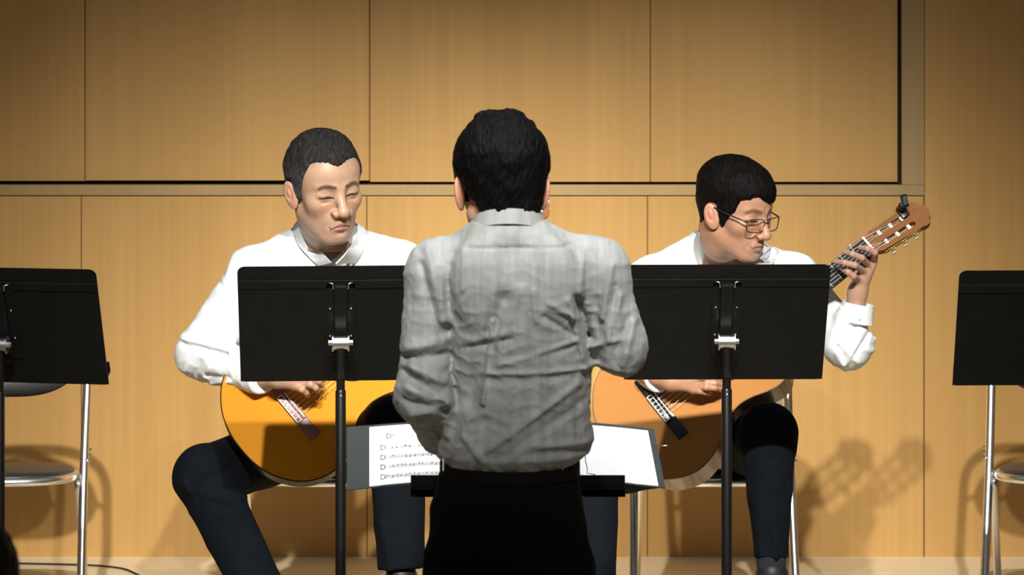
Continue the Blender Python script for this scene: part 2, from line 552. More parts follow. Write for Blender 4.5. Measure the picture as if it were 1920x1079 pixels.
SG = 'black music stands facing the seated players'
ms = music_stand('music_stand')
stands = [(3, -8, -0.004, 'black music stand cut off at the far left beside the empty chair'),
          (637, 3.5, 0.0, 'black music stand in front of the grey-haired guitarist'),
          (1362, 1.0, 0.003, 'black music stand in front of the guitarist with glasses'),
          (1986, 1.5, -0.010, 'black music stand cut off at the far right edge')]
for i, (px, a, dz, lab) in enumerate(stands):
    o = ms if i == 0 else copy_tree(ms)
    o.location = ((px - 960) * 7.586 / F, 7.62, dz); o.rotation_euler.z = math.radians(a)
    tag(o, lab, 'music stand', SG)

# ------------------------------------------------------------------ folding chairs
def folding_chair(name):
    root = empty(name, (0, 0, 0))                              # faces -y
    hw, r = 0.204, 0.0118
    yb = lambda z: -0.190 + z * 0.44                           # long legs slope back to the backrest
    pts = [(-hw - 0.006, yb(0.012), 0.012), (-hw, yb(0.42), 0.42), (-hw, yb(0.66), 0.66)]
    arc = [(-hw + 0.005, yb(0.735), 0.735), (-hw + 0.04, yb(0.775), 0.775), (-0.10, yb(0.785) + 0.02, 0.785), (0, yb(0.785) + 0.028, 0.787)]
    path = pts + arc + [(-x, y, z) for x, y, z in arc[-2::-1]] + [(-x, y, z) for x, y, z in pts[::-1]]
    MB().tube(spline(path, 6), r, 14).build('back_frame', M['chrome'], root, True)
    # rear legs: U from the pivot beside the seat to the floor at the back
    zr = 0.455
    for sx in (-1, 1):
        x = sx * (hw - 0.013)
        MB().tube(spline([(x, -0.02, 0.40), (x, 0.06, 0.26), (x, 0.20, 0.012)], 4), 0.0105, 12).build('rear_leg', M['chrome'], root, True)
        MB().box((sx * (hw - 0.014), yb(0.415) + 0.01, 0.412), (0.034, 0.03, 0.010)).build('seat_bracket', M['zinc'], root)
        b = MB()
        for dz in (-0.012, 0.0, 0.012):
            b.tube([(sx * hw, yb(0.46) + dz, 0.463 + dz), (sx * (hw + 0.0165), yb(0.46) + dz, 0.463 + dz)], 0.0042, 8)
        b.build('pivot_bolt', M['zinc'], root, True)
    MB().tube([(-hw + 0.013, 0.18, 0.05), (hw - 0.013, 0.18, 0.05)], 0.008, 10).build('crossbar', M['chrome'], root, True)
    MB().tube([(-hw, yb(0.10), 0.10), (hw, yb(0.10), 0.10)], 0.008, 10).build('crossbar', M['chrome'], root, True)
    # seat: rounded pad in a chromed ring, sloping down to the back
    S = Matrix.Translation((0, 0.0, 0.412)) @ Matrix.Rotation(math.radians(-6), 4, 'X')
    ring = []
    for k in range(48):
        a = 2 * PI * k / 48
        e = 2 / 2.6
        ring.append((0.178 * math.copysign(abs(math.cos(a)) ** e, math.cos(a)), 0.192 * math.copysign(abs(math.sin(a)) ** e, math.sin(a)), 0))
    MB().tube([S @ Vector(p) for p in ring], 0.0112, 12, closed=True).build('seat_ring', M['chrome'], root, True)
    vs, fs = [], []
    prof = [(0.96, -0.012), (0.99, 0.004), (1.0, 0.010), (0.975, 0.017), (0.90, 0.021), (0.6, 0.024), (0.25, 0.025)]
    for s_, z in prof:
        vs += [S @ Vector((p[0] * s_, p[1] * s_, z)) for p in ring]
    for i in range(len(prof) - 1):
        for k in range(48):
            fs.append([i * 48 + k, i * 48 + (k + 1) % 48, (i + 1) * 48 + (k + 1) % 48, (i + 1) * 48 + k])
    fs.append([(len(prof) - 1) * 48 + k for k in range(48)]); fs.append(list(range(48))[::-1])
    MB().add(vs, fs).build('seat', M['vinyl'], root, True)
    # curved back pad
    def bk(t, s_, off):
        x = t * 0.182
        h2 = 0.083 * max(0.0, 1 - abs(t) ** 2.6) ** 0.62
        z = 0.680 + s_ * h2
        y = yb(z) + 0.022 + 0.030 * (1 - t * t) + off
        return Vector((x, y, z))
    vs, fs = [], []; nt_, ns = 28, 9
    for side in (0, 1):
        for i in range(nt_ + 1):
            for j in range(ns):
                s_ = -1 + 2 * j / (ns - 1)
                t = -1 + 2 * i / nt_
                th = 0.014 * (1 - s_ ** 4) * (1 - t ** 6) + 0.002
                vs.append(bk(t, s_, -th if side == 0 else th * 0.6))
    n0 = (nt_ + 1) * ns
    for side in (0, 1):
        for i in range(nt_):
            for j in range(ns - 1):
                a = side * n0 + i * ns + j
                q = [a, a + ns, a + ns + 1, a + 1]
                fs.append(q if side == 0 else q[::-1])
    for i in range(nt_):
        for j in (0, ns - 1):
            a = i * ns + j; q = [a, a + n0, a + n0 + ns, a + ns]
            fs.append(q if j == 0 else q[::-1])
    MB().add(vs, fs).build('backrest', M['vinyl'], root, True)
    for sx in (-1, 1):
        MB().tube([(sx * hw, yb(0.68), 0.68), (sx * 0.165, yb(0.68) + 0.028, 0.68)], 0.006, 8).build('backrest_bracket', M['zinc'], root, True)
    for sx in (-1, 1):
        MB().tube([(sx * (hw + 0.006), yb(0.0) - 0.0, 0.0), (sx * (hw + 0.006), yb(0.03), 0.03)], 0.0145, 12).build('foot_cap', M['rubber'], root, True)
        MB().tube([(sx * (hw - 0.013), 0.205, 0.0), (sx * (hw - 0.013), 0.19, 0.03)], 0.013, 12).build('foot_cap', M['rubber'], root, True)
    return root


ch = folding_chair('folding_chair')
CG = 'chrome folding chairs in a row on the stage'
for i, (x, rz, lab) in enumerate([(-1.318, 2, 'empty chrome folding chair at the far left behind the music stand'),
                                  (-0.500, 0, 'chrome folding chair under the grey-haired guitarist'),
                                  (0.520, 0, 'chrome folding chair under the guitarist with glasses'),
                                  (1.447, -12, 'empty chrome folding chair at the far right edge')]):
    o = ch if i == 0 else copy_tree(ch)
    o.location = (x, 8.66, 0); o.rotation_euler.z = math.radians(rz)
    tag(o, lab, 'chair', CG)

# ------------------------------------------------------------------ classical guitars
def outline(n=6):
    half = [(0.0, 0.0), (0.004, 0.05), (0.022, 0.103), (0.06, 0.152), (0.105, 0.178), (0.15, 0.185), (0.20, 0.172),
            (0.25, 0.144), (0.285, 0.123), (0.315, 0.1165), (0.35, 0.122), (0.385, 0.134), (0.42, 0.1395),
            (0.45, 0.130), (0.472, 0.102), (0.483, 0.06), (0.485, 0.03)]
    pts = [(x, y, 0) for x, y in half] + [(x, -y, 0) for x, y in half[:0:-1]]
    return [(p.x - 0.158, p.y) for p in spline(pts, n, closed=True)]


def guitar(name, bridge, u, n, mats):
    u = Vector(u).normalized(); n = Vector(n); n = (n - u * n.dot(u)).normalized(); v = n.cross(u)
    G = Matrix((u, v, n)).transposed().to_4x4(); G.translation = Vector(bridge)
    root = empty(name, (0, 0, 0)); root.matrix_world = G
    ol = outline()
    side, top, bind = mats['side'], mats['top'], mats['bind']
    MB().prism(ol, [], -0.094, -0.0025).build('body', side, root, 'auto')
    hole = [(0.187 + 0.0410 * math.cos(2 * PI * k / 40), 0.0410 * math.sin(2 * PI * k / 40)) for k in range(40)]
    MB().prism(ol, [hole], -0.0025, 0.0, None).build('soundboard', top, root, 'auto')
    MB().prism([(0.187 + 0.0425 * math.cos(2 * PI * k / 40), 0.044 * math.sin(2 * PI * k / 40)) for k in range(40)], [], -0.004, -0.0024).build('sound_hole', M['gap'], root)
    ro = [(0.187 + 0.053 * math.cos(2 * PI * k / 48), 0.058 * math.sin(2 * PI * k / 48)) for k in range(48)]
    ri = [(0.187 + 0.0435 * math.cos(2 * PI * k / 48), 0.045 * math.sin(2 * PI * k / 48)) for k in range(48)]
    MB().prism(ro, [ri], 0.0, 0.0005).build('rosette', M['bindA'], root)
    MB().tube([(x, y, -0.001) for x, y in ol], 0.0019, 6, closed=True).build('binding', bind, root, True)
    # bridge: two wings, tie block, saddle
    br = MB()
    for s in (-1, 1):
        br.box((0.0, s * 0.067, 0.0025), (0.029, 0.055, 0.005), bevel=0.0015)
    br.box((-0.0065, 0, 0.005), (0.0150, 0.082, 0.010), bevel=0.0012)
    br.box((0.008, 0, 0.0035), (0.012, 0.082, 0.007), bevel=0.001)
    bo = br.build('bridge', mats['bridge'], root, 'auto')
    MB().box((0.0085, 0, 0.0075), (0.0024, 0.078, 0.008)).build('saddle', M['bone'], bo)
    t = MB()
    t.box((-0.0130, 0, 0.0102), (0.0022, 0.080, 0.0012)); t.box((-0.0005, 0, 0.0102), (0.0018, 0.080, 0.0012))
    for s in (-1, 1):
        t.box((-0.0067, s * 0.0395, 0.0102), (0.0145, 0.0022, 0.0012))
    t.build('tie_block_inlay', M['bone'], bo)
    k_ = MB()
    for i in range(6):
        y = -0.029 + i * 0.0116
        k_.tube([(-0.014, y, 0.008), (-0.013, y + 0.001, 0.0115), (-0.002, y, 0.0118), (0.002, y, 0.008)], 0.0009, 5)
        k_.tube([(-0.010, y - 0.0035, 0.0112), (-0.010, y + 0.004, 0.0118)], 0.0009, 5)
    k_.build('string_knots', M['string'], bo, True)
    # neck
    vs, fs = [], []; m_ = 12
    sec = [(0.318, 0.0605, 0.055), (0.34, 0.0600, 0.032), (0.38, 0.0590, 0.0215), (0.50, 0.0555, 0.0205), (0.62, 0.0525, 0.0195), (0.655, 0.052, 0.0195)]
    for x, wd, th in sec:
        for j in range(m_ + 1):
            a = PI * j / m_
            vs.append((x, wd / 2 * math.cos(a), 0.0005 - th * math.sin(a) ** 0.8))
    for i in range(len(sec) - 1):
        for j in range(m_):
            a = i * (m_ + 1) + j; fs.append([a, a + 1, a + m_ + 2, a + m_ + 1])
        a = i * (m_ + 1); fs.append([a + m_, a, a + m_ + 1, a + 2 * m_ + 1])
    fs.append(list(range(m_ + 1))[::-1]); fs.append([(len(sec) - 1) * (m_ + 1) + j for j in range(m_ + 1)])
    MB().add(vs, fs).build('neck', M['head'], root, 'auto')
    MB().prism([(0.219, -0.0315), (0.65, -0.026), (0.65, 0.026), (0.219, 0.0315)], [], 0.0, 0.0068).build('fingerboard', M['ebony'], root)
    fr = MB()
    for k in range(1, 20):
        x = 0.65 * 2 ** (-k / 12)
        if x > 0.222:
            wd = 0.026 + (0.65 - x) * 0.0128
            fr.box((x, 0, 0.0072), (0.0012, 2 * wd - 0.001, 0.0012))
    tag(fr.build('frets', M['fret'], root), kind='stuff')
    MB().box((0.6525, 0, 0.0055), (0.0055, 0.052, 0.0115), bevel=0.0008).build('nut', M['bone'], root)
    # slotted head, tipped back
    H = Matrix.Translation((0.654, 0, 0.004)) @ Matrix.Rotation(math.radians(13), 4, 'Y')
    hp = [(0.0, 0.026), (0.010, 0.026), (0.018, 0.0305), (0.03, 0.0315), (0.10, 0.0335), (0.132, 0.035), (0.139, 0.0345),
          (0.147, 0.0375), (0.158, 0.037), (0.166, 0.031), (0.1665, 0.024), (0.174, 0.021), (0.180, 0.010), (0.1815, 0.0)]
    hl = hp + [(x, -y) for x, y in hp[-2::-1]]

    def slot(s):
        o_ = []
        for cx_, sg in ((0.030, -1), (0.124, 1)):
            for k in range(7):
                a = -PI / 2 + PI * k / 6
                o_.append((cx_ + sg * 0.0065 * math.cos(a), s * 0.0145 + sg * 0.0065 * math.sin(a)))
        return o_[::-1]
    hd = MB().prism(hl[::-1], [slot(1), slot(-1)], -0.0195, 0.0, H).build('headstock', M['head'], root, 'auto')
    rp, nut = [], []
    for s in (1, -1):
        MB().box(H @ Vector((0.077, s * 0.0345, -0.011)), (0.112, 0.0014, 0.0135), H.to_3x3()).build('tuner_plate', M['gold'], hd)
        for i in range(3):
            x = 0.042 + i * 0.035
            r_ = MB().tube([H @ Vector((x, s * 0.0075, -0.007)), H @ Vector((x, s * 0.0215, -0.007))], 0.0052, 12)
            r_.build('roller', M['bone'], hd, 'auto')
            a, b = H @ Vector((x + 0.006, s * 0.0375, -0.009)), H @ Vector((x + 0.006, s * 0.0375, -0.024))
            sh = MB().tube([a, b], 0.0022, 8)
            sh.tube([H @ Vector((x, s * 0.0345, -0.009)), H @ Vector((x, s * 0.0385, -0.009))], 0.0055, 12)
            sh.box(H @ Vector((x + 0.006, s * 0.037, -0.016)), (0.010, 0.005, 0.003), H.to_3x3())
            sh.build('tuner_gear', M['gold'], hd, 'auto')
            bt = MB(); c = H @ Vector((x + 0.006, s * 0.0385, -0.031))
            bt.ball((0, 0, 0), 1, 12); bt.v = [c + H.to_3x3() @ Vector((p.x * 0.0068, p.y * 0.0034, p.z * 0.0085)) for p in bt.v]
            bt.build('tuner_button', M['pearl'], hd, True)
            rp.append((s, x))
    for i in range(6):
        y0, y1 = -0.029 + i * 0.0116, -0.0215 + i * 0.0086
        s, x = rp[i if i < 3 else 5 - (i - 3)] if False else ((-1, 0.112 - 0.035 * (i)) if i < 3 else (1, 0.042 + 0.035 * (i - 3)))
        e = H @ Vector((x, s * 0.0145, -0.0018))
        rad = (0.00036, 0.0005, 0.0005, 0.0004, 0.00045, 0.00055)[i]
        MB().tube([(0.0, y0, 0.0112), (0.0085, y0, 0.0125), (0.6525, y1, 0.0118), e], rad, 6).build('string', M['string'], root, True)
    return root, G, H


NB = P(1240, 765, 8.17); NN = P(1629.5, 462.5, 8.245)
gB, GB, HB = guitar('classical_guitar', NB, NN - NB, (-0.25, -0.85, 0.45),
                    dict(side=M['sideB'], top=M['topB'], bind=M['bindB'], bridge=M['ebony']))
tag(gB, 'tan-topped classical guitar with a black bridge held by the man with glasses', 'guitar', 'classical guitars')
gA, GA, HA = guitar('classical_guitar', P(547, 765, 8.17), (0.72, 0.24, 0.57), (0.05, -0.93, 0.33),
                    dict(side=M['sideA'], top=M['topA'], bind=M['bindA'], bridge=M['bridgeA']))
tag(gA, 'bright orange-topped classical guitar with a reddish bridge on the grey-haired man\'s lap', 'guitar', 'classical guitars')

# clip-on tuner on the right guitar's head
TN = GB @ HB
root = empty('clip_on_tuner', TN @ Vector((0.118, 0.036, 0.0)))
tag(root, 'small black clip-on tuner gripping the top edge of the guitar headstock', 'tuner')
up = Vector((0.02, -0.1, 1)).normalized(); b0 = Vector(root.location)
hm = TN.to_3x3()
c = MB().box(TN @ Vector((0.122, 0.024, 0.006)) - b0, (0.022, 0.030, 0.006), hm, 0.002)
c.box(TN @ Vector((0.122, 0.024, -0.026)) - b0, (0.022, 0.030, 0.006), hm, 0.002)
c.box(TN @ Vector((0.122, 0.040, -0.010)) - b0, (0.018, 0.006, 0.034), hm, 0.002)
c.build('clamp', M['plastic'], root, 'auto')
MB().tube([TN @ Vector((0.120, 0.040, 0.004)) - b0, P(1693, 392, 8.27) - np.array(b0)], 0.0055, 10).ball(P(1690, 386, 8.27) - np.array(b0), 0.008, 12).build('swivel', M['plastic'], root, True)
R0 = Matrix.Rotation(math.radians(-14), 3, 'Y') @ Matrix.Rotation(math.radians(40), 3, 'Z')
MB().box(P(1696, 377, 8.265) - np.array(b0), (0.016, 0.010, 0.032), R0, 0.002).build('tuner_body', M['plastic'], root, 'auto')
MB().box(P(1697, 376, 8.258) - np.array(b0), (0.011, 0.006, 0.022), R0, 0.001).build('display', M['screen'], root, 'auto')

# ------------------------------------------------------------------ conductor's stand, folder and cable
root = empty('music_stand', (0.0, 7.09, 0))
tag(root, 'low black music stand carrying the open folder in front of the conductor', 'music stand')
cs = P(971, 905, 6.95)
ax = 0.0
tl = Matrix.Rotation(math.radians(15.5), 3, 'X')
dc = np.array([0.012, 7.095, 0.742]) - np.array([0, 7.09, 0])
MB().box(dc, (0.45, 0.30, 0.002), tl, 0.0008).build('desk', M['stand'], root)
e = np.array(P(971, 902, 6.895)) - np.array([0, 7.09, 0])
l = MB().box(e + np.array([0, 0, -0.001]), (0.444, 0.0025, 0.027), Matrix.Rotation(math.radians(12), 3, 'X'), 0.001)
l.box(e + np.array([0, 0.026, -0.009]), (0.444, 0.056, 0.0025), tl)
l.build('ledge', M['stand'], root)
j = Vector(dc) + Vector((0, 0.0, -0.03))
MB().tube([j + Vector((-0.02, 0, 0)), j + Vector((0.02, 0, 0))], 0.012, 16).build('hinge_barrel', M['zinc'], root, 'auto')
MB().tube([j, (j.x, j.y, 0.06)], 0.0115, 16).build('pole', M['pole'], root, True)
for k in range(3):
    a = PI / 2 + k * 2 * PI / 3
    d = Vector((math.cos(a), math.sin(a), 0)); o = Vector((j.x, j.y, 0))
    MB().tube([o + d * 0.008 + Vector((0, 0, 0.12)), o + d * 0.14 + Vector((0, 0, 0.05)), o + d * 0.26 + Vector((0, 0, 0.012))], 0.0105, 10).build('leg', M['pole'], root, True)

fo = empty('score_folder', tuple(P(960, 905, 7.05)))
tag(fo, 'open slate-grey folder of white sheet music on the conductor\'s stand', 'folder')
fb = np.array(fo.location)


def bil(c, u, v, off=0.0):
    """c: outer-bottom, inner-bottom, inner-top, outer-top"""
    a = c[0] * (1 - u) + c[1] * u; b = c[3] * (1 - u) + c[2] * u
    n_ = np.cross(c[1] - c[0], c[3] - c[0]); n_ /= np.linalg.norm(n_)
    if n_[2] < 0:
        n_ = -n_
    return a * (1 - v) + b * v + n_ * (off + 0.006 * math.sin(PI * u))


def sheet(c, u0, u1, v0, v1, off, th, name, m, parent):
    vs, fs = [], []; nu, nv = 10, 6; w_ = nv + 1; h_ = (nu + 1) * w_
    for s in (off, off + th):
        for i in range(nu + 1):
            for j in range(nv + 1):
                vs.append(bil(c, u0 + (u1 - u0) * i / nu, v0 + (v1 - v0) * j / nv, s) - fb)
    for i in range(nu):
        for j in range(nv):
            a = i * w_ + j
            fs += [[a, a + 1, a + w_ + 1, a + w_], [h_ + a, h_ + a + w_, h_ + a + w_ + 1, h_ + a + 1]]
        a = i * w_; b = a + nv
        fs += [[a, a + w_, h_ + a + w_, h_ + a], [b, h_ + b, h_ + b + w_, b + w_]]
    for j in range(nv):
        a = j; b = nu * w_ + j
        fs += [[a, h_ + a, h_ + a + 1, a + 1], [b, b + 1, h_ + b + 1, h_ + b]]
    return MB().add(vs, fs).build(name, m, parent, 'auto')


cL = [P(650, 921, 6.90), P(960, 902, 7.00), P(960, 790, 7.27), P(650, 803, 7.17)]
cR = [P(1248, 917, 6.90), P(960, 902, 7.00), P(960, 790, 7.27), P(1226, 806, 7.17)]
lL = sheet(cL, 0, 1, 0, 1, 0, 0.002, 'cover', M['cover'], fo)
lR = sheet(cR, 0, 1, 0, 1, 0, 0.002, 'cover', M['cover'], fo)
pL = sheet(cL, 0.135, 0.985, 0.012, 0.955, 0.0024, 0.0012, 'page', M['paper'], fo)
pR = sheet(cR, 0.045, 0.985, 0.012, 0.94, 0.0024, 0.0012, 'page', M['paper'], fo)
sheet(cR, 0.46, 0.985, 0.5, 1.02, 0.0038, 0.0008, 'page', M['paper'], fo)
# the printed music of the left page
it = MB()


def mark(u, v, du, dv, c=cL):
    it.add([bil(c, u, v, 0.0052) - fb, bil(c, u + du, v, 0.0052) - fb, bil(c, u + du, v + dv, 0.0052) - fb, bil(c, u, v + dv, 0.0052) - fb], [[0, 1, 2, 3]])


for k, v in enumerate((0.75, 0.57, 0.41, 0.255, 0.10)):
    u0 = 0.235 if k == 0 else 0.20
    for q in range(5):
        if k:
            [mark(u0 + 0.05 + w_ * 0.07, v + q * 0.011, 0.07, 0.0022) for w_ in range(10)]
    mark(u0, v - 0.012, 0.005, 0.075); mark(u0, v + 0.055, 0.020, 0.009); mark(u0, v - 0.012, 0.020, 0.009)
    mark(u0 + 0.024, v - 0.005, 0.006, 0.06)
    if k in (0, 4):
        mark(u0 + 0.036, v, 0.004, 0.05); mark(u0 + 0.044, v + 0.03, 0.006, 0.016)
    if k:
        for q in range(26):
            uu = u0 + 0.07 + q * 0.026 + random.uniform(-0.004, 0.004)
            vv = v + random.uniform(0.0, 0.04)
            if random.random() < 0.35 + 0.13 * k:
                mark(uu, vv, 0.007, 0.010); mark(uu + 0.006, vv, 0.0014, 0.035)
tag(it.build('printed_notation', M['ink'], pL), kind='stuff')
MB().tube([P(x, r, 6.93) - fb for x, r in ((1097, 853), (1098, 866), (1101, 878), (1101, 888), (1108, 889), (1116, 891))], 0.0009, 6).build('bookmark_cord', M['rubber'], fo, True)
MB().tube([P(1232, 837, 7.10) - fb, P(1252, 836, 7.09) - fb], 0.0012, 6).build('page_clip', M['zinc'], fo, True)

cb = MB().tube(spline([(-1.75, 9.50, 0.004), (-1.32, 9.47, 0.004), (-1.14, 9.435, 0.004), (-1.056, 9.345, 0.004), (-0.95, 9.1, 0.004), (-0.9, 8.6, 0.004)], 6), 0.0028, 6).build('cable', M['rubber'], None, True)
tag(cb, 'thin dark cable lying on the pale stage floor by the left chair', 'cable')

# ------------------------------------------------------------------ people
def rotm(yaw, pitch, roll):
    return np.array((Matrix.Rotation(math.radians(yaw), 3, 'Z') @ Matrix.Rotation(math.radians(pitch), 3, 'X') @ Matrix.Rotation(math.radians(roll), 3, 'Y')), dtype=np.float32)


def face(q, wide=1.0, mouth=0.0, nx=0.0):
    """skin of a head in its own frame: face towards -y, eyes at z=0, chin -0.112, crown 0.12"""
    s = q.copy(); s[:, 0] = np.abs(s[:, 0]) / wide
    d = ell(s, (0, .014, .040), (.075, .094, .079))
    d = smin(d, ell(s, (0, -.036, .034), (.060, .051, .054)), .03)
    d = smin(d, ell(s, (0, -.030, -.025), (.059, .055, .068)), .03)
    d = smin(d, ell(s, (0, -.026, -.066), (.051, .050, .042)), .025)
    d = smin(d, cap(s, (.049, .010, -.052), (.020, -.060, -.095), .016, .014), .025)
    d = smin(d, ell(s, (0, -.068, -.096), (.021, .017, .015)), .018)
    d = smin(d, ell(s, (.040, -.054, -.024), (.023, .023, .020)), .02)
    d = smin(d, cap(q, (nx, .030, -.01), (nx, .022, -.09), .053, .048), .03)
    d = smin(d, cap(s, (.011, -.084, .019), (.043, -.067, .021), .0070, .0055), .012)
    d = smax(d, -ell(s, (.029, -.097, .003), (.017, .013, .011)), .014)
    d = smin(d, ell(s, (.031, -.0705, .000), (.0180, .0155, .0130)), .006)
    d = smax(d, -cap(s, (.019, -.0865, -.0045), (.045, -.078, -.0035), .0007), .002)       # closed lid line
    d = smax(d, -cap(s, (.018, -.087, .0065), (.044, -.079, .0065), .0006), .003)           # lid fold
    d = smax(d, -cap(s, (.020, -.086, -.0150), (.040, -.080, -.0165), .0007), .006)         # under-eye
    d = smin(d, cap(s, (0, -.083, .010), (0, -.105, -.031), .0078, .0112), .014)
    d = smin(d, ell(s, (0, -.1075, -.0365), (.0135, .0125, .0110)), .007)
    d = smin(d, ell(s, (.0160, -.0960, -.0405), (.0090, .0115, .0085)), .006)
    d = smax(d, -ell(s, (.0068, -.1015, -.0490), (.0040, .0055, .0035)), .0025)
    d = smin(d, ell(s, (0, -.074, -.066), (.027, .020, .022)), .02)
    cz = -.0695 - mouth
    d = smin(d, cap(s, (0, -.0925, -.0625), (.020, -.083, cz + .003), .0046, .0022), .005)
    d = smin(d, cap(s, (0, -.0905, -.0735), (.017, -.083, cz - .003), .0058, .0028), .005)
    d = smax(d, -cap(s, (0, -.0985, -.0675), (.0245, -.083, cz), .0014, .0010), .0030)
    d = smax(d, -ell(s, (0, -.0945, -.0845), (.016, .0065, .0035)), .008)
    d = smax(d, -cap(s, (.0195, -.0965, -.043), (.0315, -.083, -.068), .0022), .009)
    # ear
    e = s.copy(); e[:, 0] = e[:, 0] - .38 * (e[:, 1] - .0) ; e[:, 1] = e[:, 1] - 0.25 * (e[:, 2] + .004); e[:, 2] = e[:, 2] + .010
    ear = ell(e, (.0745, .012, -.004), (.0075, .0185, .0315))
    ear = smax(ear, -ell(e, (.0825, .0095, .001), (.0060, .0105, .0185)), .003)
    ear = smin(ear, ell(e, (.0790, .011, .002), (.0028, .005, .011)), .004)
    return smin(d, ear, .006)


def hairbase(q, wide=1.0, nx=0.0):
    s = q.copy(); s[:, 0] = np.abs(s[:, 0]) / wide
    d = ell(s, (0, .014, .040), (.075, .094, .079))
    d = smin(d, ell(s, (0, -.036, .034), (.060, .051, .054)), .03)
    d = smin(d, ell(s, (0, -.030, -.025), (.059, .055, .068)), .03)
    return smin(d, cap(q, (nx, .030, -.01), (nx, .022, -.09), .053, .048), .03)


def srgb(h):
    c = np.array([int(h[i:i + 2], 16) for i in (0, 2, 4)]) / 255
    return np.where(c < .04, c / 12.92, ((c + .055) / 1.055) ** 2.4)


def mixc(c, t, col):
    return c * (1 - t[:, None]) + np.asarray(col) * t[:, None]


def sstep(e0, e1, x):
    t = np.clip((x - e0) / (e1 - e0), 0, 1); return t * t * (3 - 2 * t)


def face_colors(q, skin, opts):
    s = q.copy(); ax_ = np.abs(s[:, 0]); s[:, 0] = ax_
    c = np.tile(np.asarray(skin), (len(q), 1))
    z, y = q[:, 2], q[:, 1]
    c = mixc(c, 0.35 * (1 - sstep(0, .022, np.abs(ell(s, (.035, -.075, -.03), (.015, .015, .012))))), np.asarray(skin) * (1.02, .86, .84))
    c = mixc(c, 0.25 * sstep(-.045, -.07, z) * sstep(-.02, -.05, y) * (0.7 + .3 * wob(q, 500)), (.22, .17, .15))     # shaved beard
    mz = opts.get('mouth', 0)
    fr_ = sstep(-.055, -.068, y)
    g2 = np.stack([s[:, 0], np.zeros(len(s), dtype=np.float32), s[:, 2]], 1).astype(np.float32)
    c2 = lambda x0, z0, x1, z1, r0, r1: cap(g2, (x0, 0, z0), (x1, 0, z1), r0, r1)
    lips = np.minimum(c2(0, -.0640, .020, -.0675 - mz, .0046, .0015), c2(0, -.0735, .017, -.0720 - mz, .0050, .0020))
    c = mixc(c, .7 * fr_ * sstep(.0012, -.0010, lips), opts.get('lip', (.30, .125, .10)))
    seam = np.minimum(c2(0, -.0680, .014, -.0690 - mz * .4, .0006, .0006), c2(.014, -.0690 - mz * .4, .0255, -.0712 - mz, .0006, .0004))
    c = mixc(c, .85 * fr_ * sstep(.0014, .0, seam), (.06, .02, .018))
    br = opts.get('brow', 1.0)
    bz = .0190 + .0040 * np.sin(np.clip((ax_ - .011) / .036, 0, 1) * PI * .8) - .004 * sstep(.036, .05, ax_)
    bw = np.where(ax_ < .02, .0042, .0052 - .06 * np.clip(ax_ - .034, 0, 1))
    m = sstep(1.3, .6, np.abs(z - bz) / np.maximum(bw, .0008)) * sstep(.009, .013, ax_) * sstep(.054, .046, ax_) * sstep(-.045, -.055, y)
    c = mixc(c, br * m * (.85 + .15 * wob(q, 900)), opts.get('browcol', (.03, .022, .018)))
    lash = np.minimum(c2(.0165, -.0055, .031, -.0030, .0008, .0016), c2(.031, -.0030, .0475, -.0045, .0016, .0006))
    c = mixc(c, .28 * fr_ * sstep(.004, .0, c2(.020, .0015, .043, .001, .004, .003)), (.16, .08, .06))  # shade under the brow, painted into the upper-lid colour
    c = mixc(c, .96 * fr_ * sstep(.0022, .0004, lash), (.010, .007, .006))
    c = mixc(c, .30 * fr_ * sstep(.0012, .0, c2(.0175, .0070, .045, .0062, .0003, .0003)), (.14, .06, .045))
    nos = c2(.0060, -.0500, .0105, -.0495, .0018, .0010)
    c = mixc(c, .6 * sstep(.0014, .0, nos) * sstep(-.085, -.092, y), (.05, .02, .016))
    ear = ell(s, (.078, .012, -.014), (.012, .022, .034))
    c = mixc(c, .35 * sstep(.004, -.002, ear) * sstep(.068, .074, ax_), (.62, .24, .17))
    if 'scalp' in opts:
        f_, col = opts['scalp']; c = mixc(c, f_(q), col)
    return c


class Head:
    def __init__(s, c, yaw, pitch, roll, scale, wide=1.0, mouth=0.0, nx=0.0, low=1.0):
        s.low = low
        s.nx = nx
        s.c = np.asarray(c, dtype=np.float32); s.R = rotm(yaw, pitch, roll); s.s = scale; s.wide = wide; s.mouth = mouth

    def q(s, p):
        q = ((p - s.c) @ s.R / s.s).astype(np.float32)
        if s.low != 1:
            q[:, 2] = np.where(q[:, 2] < -.035, -.035 + (q[:, 2] + .035) / s.low, q[:, 2])
        return q
    def w(s, q): return s.c + s.s * (s.R @ np.asarray(q, dtype=np.float32))
    def sd(s, p): return face(s.q(p), s.wide, s.mouth, s.nx) * s.s

    def hair(s, name, root, H, thick, col, h=0.002, seed=0, rough=0.0016, ext=None):
        def f(p):
            q = s.q(p)
            d = hairbase(q, s.wide, s.nx) - thick(q)
            k = (H(q) - q[:, 2]) * .75
            d = smax(d, k, .008)
            if ext is not None:
                d = ext(q, d)
            st = np.stack([q[:, 0] * 1.0, q[:, 1] * .35, q[:, 2] * .45], 1)
            return (d - rough * wob(st, 520, seed) * .5 - rough * 1.2 * wob(q, 110, seed + 3)) * s.s
        v, fq = sdf_mesh(f, s.c - .17 * s.s, s.c + .18 * s.s, h)
        cc = col(s.q(v.astype(np.float32)))
        return link_mesh(name, v - np.array(root.location), None, M['hair'], root, True, cc, quads=fq)


def finger(p, pts, r0=.0082, r1=.0062):
    n = len(pts); rs = [r0 + (r1 - r0) * i / (n - 1) for i in range(n)]
    return chain(p, pts, rs, .003)


